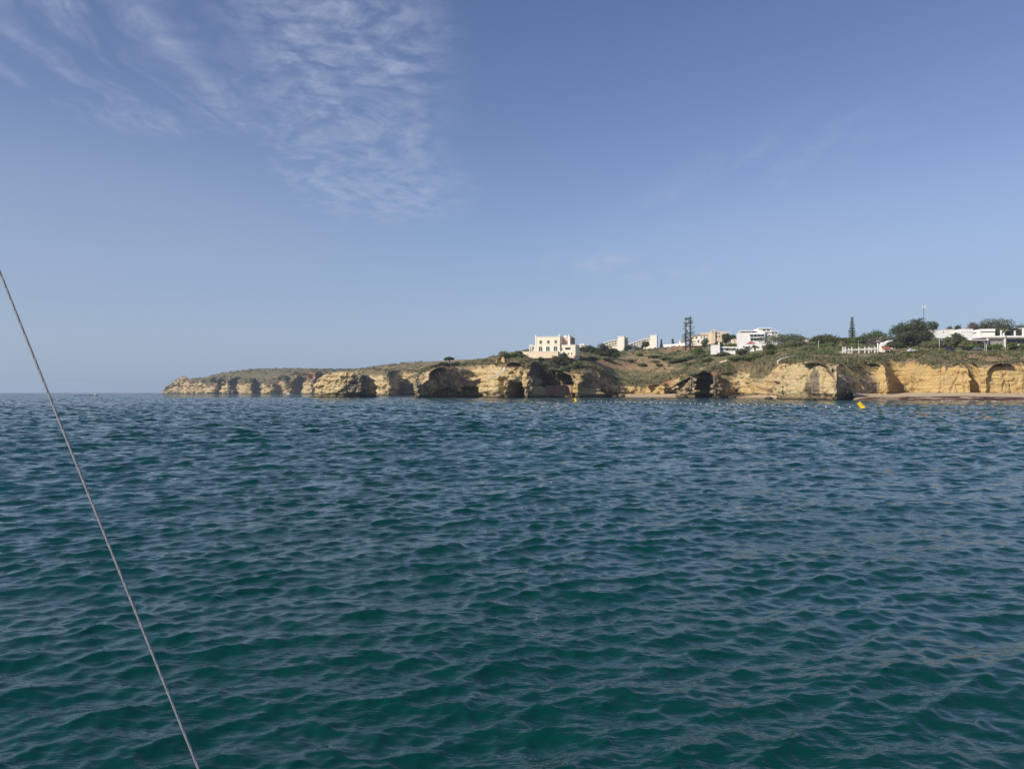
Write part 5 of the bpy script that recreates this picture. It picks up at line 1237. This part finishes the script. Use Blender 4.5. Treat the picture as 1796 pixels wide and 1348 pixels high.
# ------------------------------------------------------------------ buoys and the float line
YELLOW = mat('buoy_yellow', (0.78, 0.55, 0.015), 0.45, 0.4); FLOATW = mat('float_white', (0.80, 0.80, 0.78), 0.4, 0.4); ROPE = mat('wet_rope', (0.20, 0.19, 0.17), 0.8, 0.2)
def buoy(label, x, D, k, tilt):
    r = root('marker_buoy', Vector((*plan(x, D), .05)), label, 'buoy', 'yellow marker buoys of the bathing line')
    r.rotation_euler = (R(-6), R(tilt), 0)
    def lathe(name, prof, material, par, n=20):
        V = []; Fc = []
        for rad, z in prof:
            for j in range(n): V.append((rad * k * math.cos(2 * math.pi * j / n), rad * k * math.sin(2 * math.pi * j / n), z * k))
        for i in range(len(prof) - 1):
            for j in range(n): Fc.append((i * n + j, i * n + (j + 1) % n, (i + 1) * n + (j + 1) % n, (i + 1) * n + j))
        Fc.append(tuple(range(n))[::-1]); Fc.append(tuple((len(prof) - 1) * n + j for j in range(n)))
        return mesh_obj(name, V, Fc, material, par, smooth=False)
    lathe('float_body', [(.30, -.55), (.50, -.35), (.56, -.1), (.56, .14), (.48, .26), (.36, .32)], YELLOW, r)
    lathe('column', [(.42, .32), (.41, .9), (.39, 1.15), (.35, 1.22)], YELLOW, r)
    lathe('cap_ring', [(.42, 1.08), (.45, 1.14), (.42, 1.18)], YELLOW, r)
    lathe('chain_weight', [(.10, -.95), (.12, -.8), (.08, -.55)], METAL, r)
    for s_ in (-1, 1): bx('lifting_eye', (s_ * .45 * k, 0, .34 * k), (.12 * k, .06 * k, .16 * k), METAL, r)
buoy('larger tilted yellow marker buoy at the right end of the float line', 1513, 137, .95, -34)
buoy('smaller far yellow marker buoy at the left end of the float line', 1010, 245, .80, -8)
FL = [(1018, 241), (1060, 228), (1105, 216), (1151, 204), (1195, 192), (1235, 181), (1285, 171), (1332, 163), (1398, 151), (1450, 144.5), (1491, 140.5)]
_ones = ['', 'first', 'second', 'third', 'fourth', 'fifth', 'sixth', 'seventh', 'eighth', 'ninth', 'tenth', 'eleventh', 'twelfth', 'thirteenth', 'fourteenth', 'fifteenth', 'sixteenth', 'seventeenth', 'eighteenth', 'nineteenth']
ORD = [_ones[k] if k < 20 else (['', '', 'twentieth', 'thirtieth', 'fortieth'][k // 10] if k % 10 == 0 else ['', '', 'twenty', 'thirty', 'forty'][k // 10] + '-' + _ones[k % 10]) for k in range(1, 46)]
def float_line():
    P = [Vector((*plan(x, D), 0)) for x, D in FL]
    seg = [0]
    for a, b in zip(P[:-1], P[1:]): seg.append(seg[-1] + (b - a).length)
    proto = None; n = 44
    prof = [(.02, -.24), (.10, -.21), (.15, -.12), (.165, 0), (.15, .12), (.10, .21), (.02, .24)]
    V = []; Fc = []; m_ = 10
    for rad, z in prof:
        for j in range(m_): V.append((z, rad * math.cos(6.28319 * j / m_), rad * math.sin(6.28319 * j / m_)))
    for i in range(len(prof) - 1):
        for j in range(m_): Fc.append((i * m_ + j, i * m_ + (j + 1) % m_, (i + 1) * m_ + (j + 1) % m_, (i + 1) * m_ + j))
    rr = random.Random(4); chain = []
    for i in range(n):
        d = seg[-1] * (i + rr.uniform(-.12, .12)) / (n - 1); d = min(max(d, 0), seg[-1])
        x = np.interp(d, seg, [p.x for p in P]); y = np.interp(d, seg, [p.y for p in P])
        if proto is None: o = proto = mesh_obj('line_float', V, Fc, FLOATW, None, smooth=True)
        else: o = proto.copy(); COL.objects.link(o)
        o.location = (x, y, .10 + rr.uniform(-.04, .05)); o.rotation_euler = (0, rr.uniform(-.25, .25), rr.uniform(-.9, .2))
        o.scale = (.6,) * 3
        props(o, ORD[n - 1 - i] + ' small white float counted from the larger yellow buoy along the line', 'float', 'white floats of the bathing line')
        chain.append(Vector((x, y, .02)))
    o = tube_obj('float_rope', [([Vector((*plan(1010, 245), .0))] + chain + [Vector((*plan(1513, 137), .0))], [.015] * (n + 2))], ROPE, None, 5)
    props(o, 'thin rope joining the white floats to the yellow buoys', 'rope')
float_line()

# ------------------------------------------------------------------ boats
HULLW = mat('hull_white', (0.78, 0.78, 0.77), 0.3, 0.5); HULLD = mat('hull_dark', (0.03, 0.035, 0.045), 0.4, 0.4); SKIN = mat('dark_clothes', (0.05, 0.05, 0.07), 0.9)
def boat(label, x, D, length, rz, hull, cabin=True):
    r = root('motor_boat', Vector((*plan(x, D), 0)), label, 'boat', None, rz)
    L_ = length; st_ = [(-.5, .17, .20), (-.2, .19, .20), (.15, .18, .21), (.36, .11, .24), (.5, .005, .27)]
    V = []; Fc = []
    for t, w, z in st_:
        V += [(t * L_, -w * L_, z * L_ * .55), (t * L_, -w * L_ * .6, -.06 * L_), (t * L_, 0, -.08 * L_), (t * L_, w * L_ * .6, -.06 * L_), (t * L_, w * L_, z * L_ * .55)]
    for i in range(len(st_) - 1):
        for j in range(4): a = i * 5 + j; Fc.append((a, a + 1, a + 6, a + 5))
        Fc.append((i * 5 + 4, i * 5, i * 5 + 5, i * 5 + 9))
    Fc.append((0, 1, 2, 3, 4))
    mesh_obj('hull', V, Fc, hull, r)
    z = .11 * L_
    if cabin:
        c = mesh_obj('cabin', [(-.1 * L_, -.11 * L_, z), (.2 * L_, -.09 * L_, z), (.2 * L_, .09 * L_, z), (-.1 * L_, .11 * L_, z), (-.1 * L_, -.1 * L_, z + .16 * L_), (.1 * L_, -.08 * L_, z + .16 * L_), (.1 * L_, .08 * L_, z + .16 * L_), (-.1 * L_, .1 * L_, z + .16 * L_)], [(0, 3, 2, 1), (4, 5, 6, 7), (0, 1, 5, 4), (1, 2, 6, 5), (2, 3, 7, 6), (3, 0, 4, 7)], HULLW, r)
        mesh_obj('windscreen', [(.205 * L_, -.08 * L_, z + .02 * L_), (.205 * L_, .08 * L_, z + .02 * L_), (.11 * L_, .075 * L_, z + .15 * L_), (.11 * L_, -.075 * L_, z + .15 * L_)], [(0, 1, 2, 3)], GLASS, c)
    bx('outboard_motor', (-.53 * L_, 0, .05 * L_), (.09 * L_, .08 * L_, .22 * L_), HULLD, r)
    bx('bench', (-.28 * L_, 0, z), (.12 * L_, .26 * L_, .05 * L_), HULLD, r)
    return r
boat('small white motor boat speeding along the left horizon with its wake', 166, 720, 6.5, R(15), HULLW)
boat('tiny dark boat on the horizon just left of the distant headland', 262, 3200, 11, R(80), HULLD)
boat('tiny white boat under the distant headland cliffs', 506, 1230, 8, R(175), HULLW)
FOAM = NT('wake_foam', rough=.9, spec=.1); FOAM.color((0.85, 0.86, 0.87))
def wake(label, pts, h0):
    V = []; Fc = []; rr = random.Random(9)
    for i, (x, D, w) in enumerate(pts):
        c = plan(x, D); e = rr.uniform(.7, 1.3)
        V += [(c[0], c[1] - w * e, -.1), (c[0], c[1] - w * .4, h0 * e), (c[0], c[1] + w * .4, h0 * e * .9), (c[0], c[1] + w * e, -.1)]
    for i in range(len(pts) - 1):
        for j in range(3): a = i * 4 + j; Fc.append((a, a + 1, a + 5, a + 4))
    o = mesh_obj('wake', V, Fc, FOAM.m, None); props(o, label, 'wake', kind='stuff')
wake('white wake trailing behind the speeding boat', [(164 - i * 2.2, 720 - i * 3.2, .35 + .12 * i) for i in range(16)], .55)
wake('short white wake of the boat under the distant cliffs', [(508 + i * 1.2, 1231, .5) for i in range(6)], .5)

def surf():
    rr = random.Random(31); V = []; Fc = []
    wl_ = [(1496, 282), (1530, 262), (1600, 252), (1700, 248), (1796, 246), (2000, 243)]
    x = 1640.0
    while x < 1990:
        ln = rr.uniform(3, 16); n = int(ln / 1.5) + 2; w0 = rr.uniform(.05, .14); off = rr.uniform(.2, 1.6)
        b = len(V)
        for i in range(n):
            xx = x + ln * i / (n - 1); D = float(ip(np.array([xx]), *wl_)[0]) - off + rr.uniform(-.15, .15); c = plan(xx, D); w = w0 * math.sin(math.pi * (i + .3) / (n - .4)) + .03
            V += [(c[0], c[1] - w, .0), (c[0], c[1], .06 + .25 * w), (c[0], c[1] + w, .02)]
        for i in range(n - 1):
            for j in range(2): a = b + i * 3 + j; Fc.append((a, a + 1, a + 4, a + 3))
        x += ln * rr.uniform(1.3, 3.5)
    o = mesh_obj('surf_foam', V, Fc, FOAM.m, None); props(o, 'broken thin line of white surf along the right beach', 'foam', kind='stuff')
surf()

# ------------------------------------------------------------------ the yacht's wire stay close to the camera
def stay():
    WIRE = NT('stainless_wire', rough=0.55, spec=0.4); WIRE.b.inputs['Metallic'].default_value = 0.25; WIRE.color((0.30, 0.295, 0.30))
    a = at(-140, 138, 1.62); b = at(384, 1425, 1.36)
    L_ = (b - a).length; d = (b - a).normalized(); u = d.cross(Vector((0, 1, 0))).normalized(); w = d.cross(u)
    r = root('wire_stay', b, 'thin grey steel wire stay slanting down the left foreground', 'wire')
    n = 420
    chains = []
    for k in range(6):
        pts = []
        for i in range(n + 1):
            t = i / n; ang = 2 * math.pi * (k / 6 + t * L_ / 0.16)
            pts.append(a + d * L_ * t + (u * math.cos(ang) + w * math.sin(ang)) * 0.00150 - b)
        chains.append((pts, [0.00092] * (n + 1)))
    for c in chains: tube_obj('strand', [c], WIRE.m, r, 6)
    tube_obj('core_strand', [([a - b, Vector((0, 0, 0))], [.0012, .0012])], WIRE.m, r, 6)
stay()

# ------------------------------------------------------------------ morning sea haze
def haze():
    V = [(x, y, z) for x in (-7000, 7000) for y in (-7000, 7000) for z in (-4, 95)]
    o = mesh_obj('haze', V, [(0, 1, 3, 2), (4, 6, 7, 5), (0, 4, 5, 1), (2, 3, 7, 6), (0, 2, 6, 4), (1, 5, 7, 3)], None)
    m = bpy.data.materials.new('haze'); m.use_nodes = True; t = m.node_tree; t.nodes.clear()
    ou = t.nodes.new('ShaderNodeOutputMaterial'); p = t.nodes.new('ShaderNodeVolumePrincipled')
    p.inputs['Color'].default_value = (0.72, 0.84, 1.0, 1); p.inputs['Density'].default_value = 0.00013; p.inputs['Anisotropy'].default_value = 0.2
    t.links.new(p.outputs[0], ou.inputs['Volume']); o.data.materials.append(m)
    props(o, 'thin pale blue sea haze over the whole bay', kind='stuff')
haze()
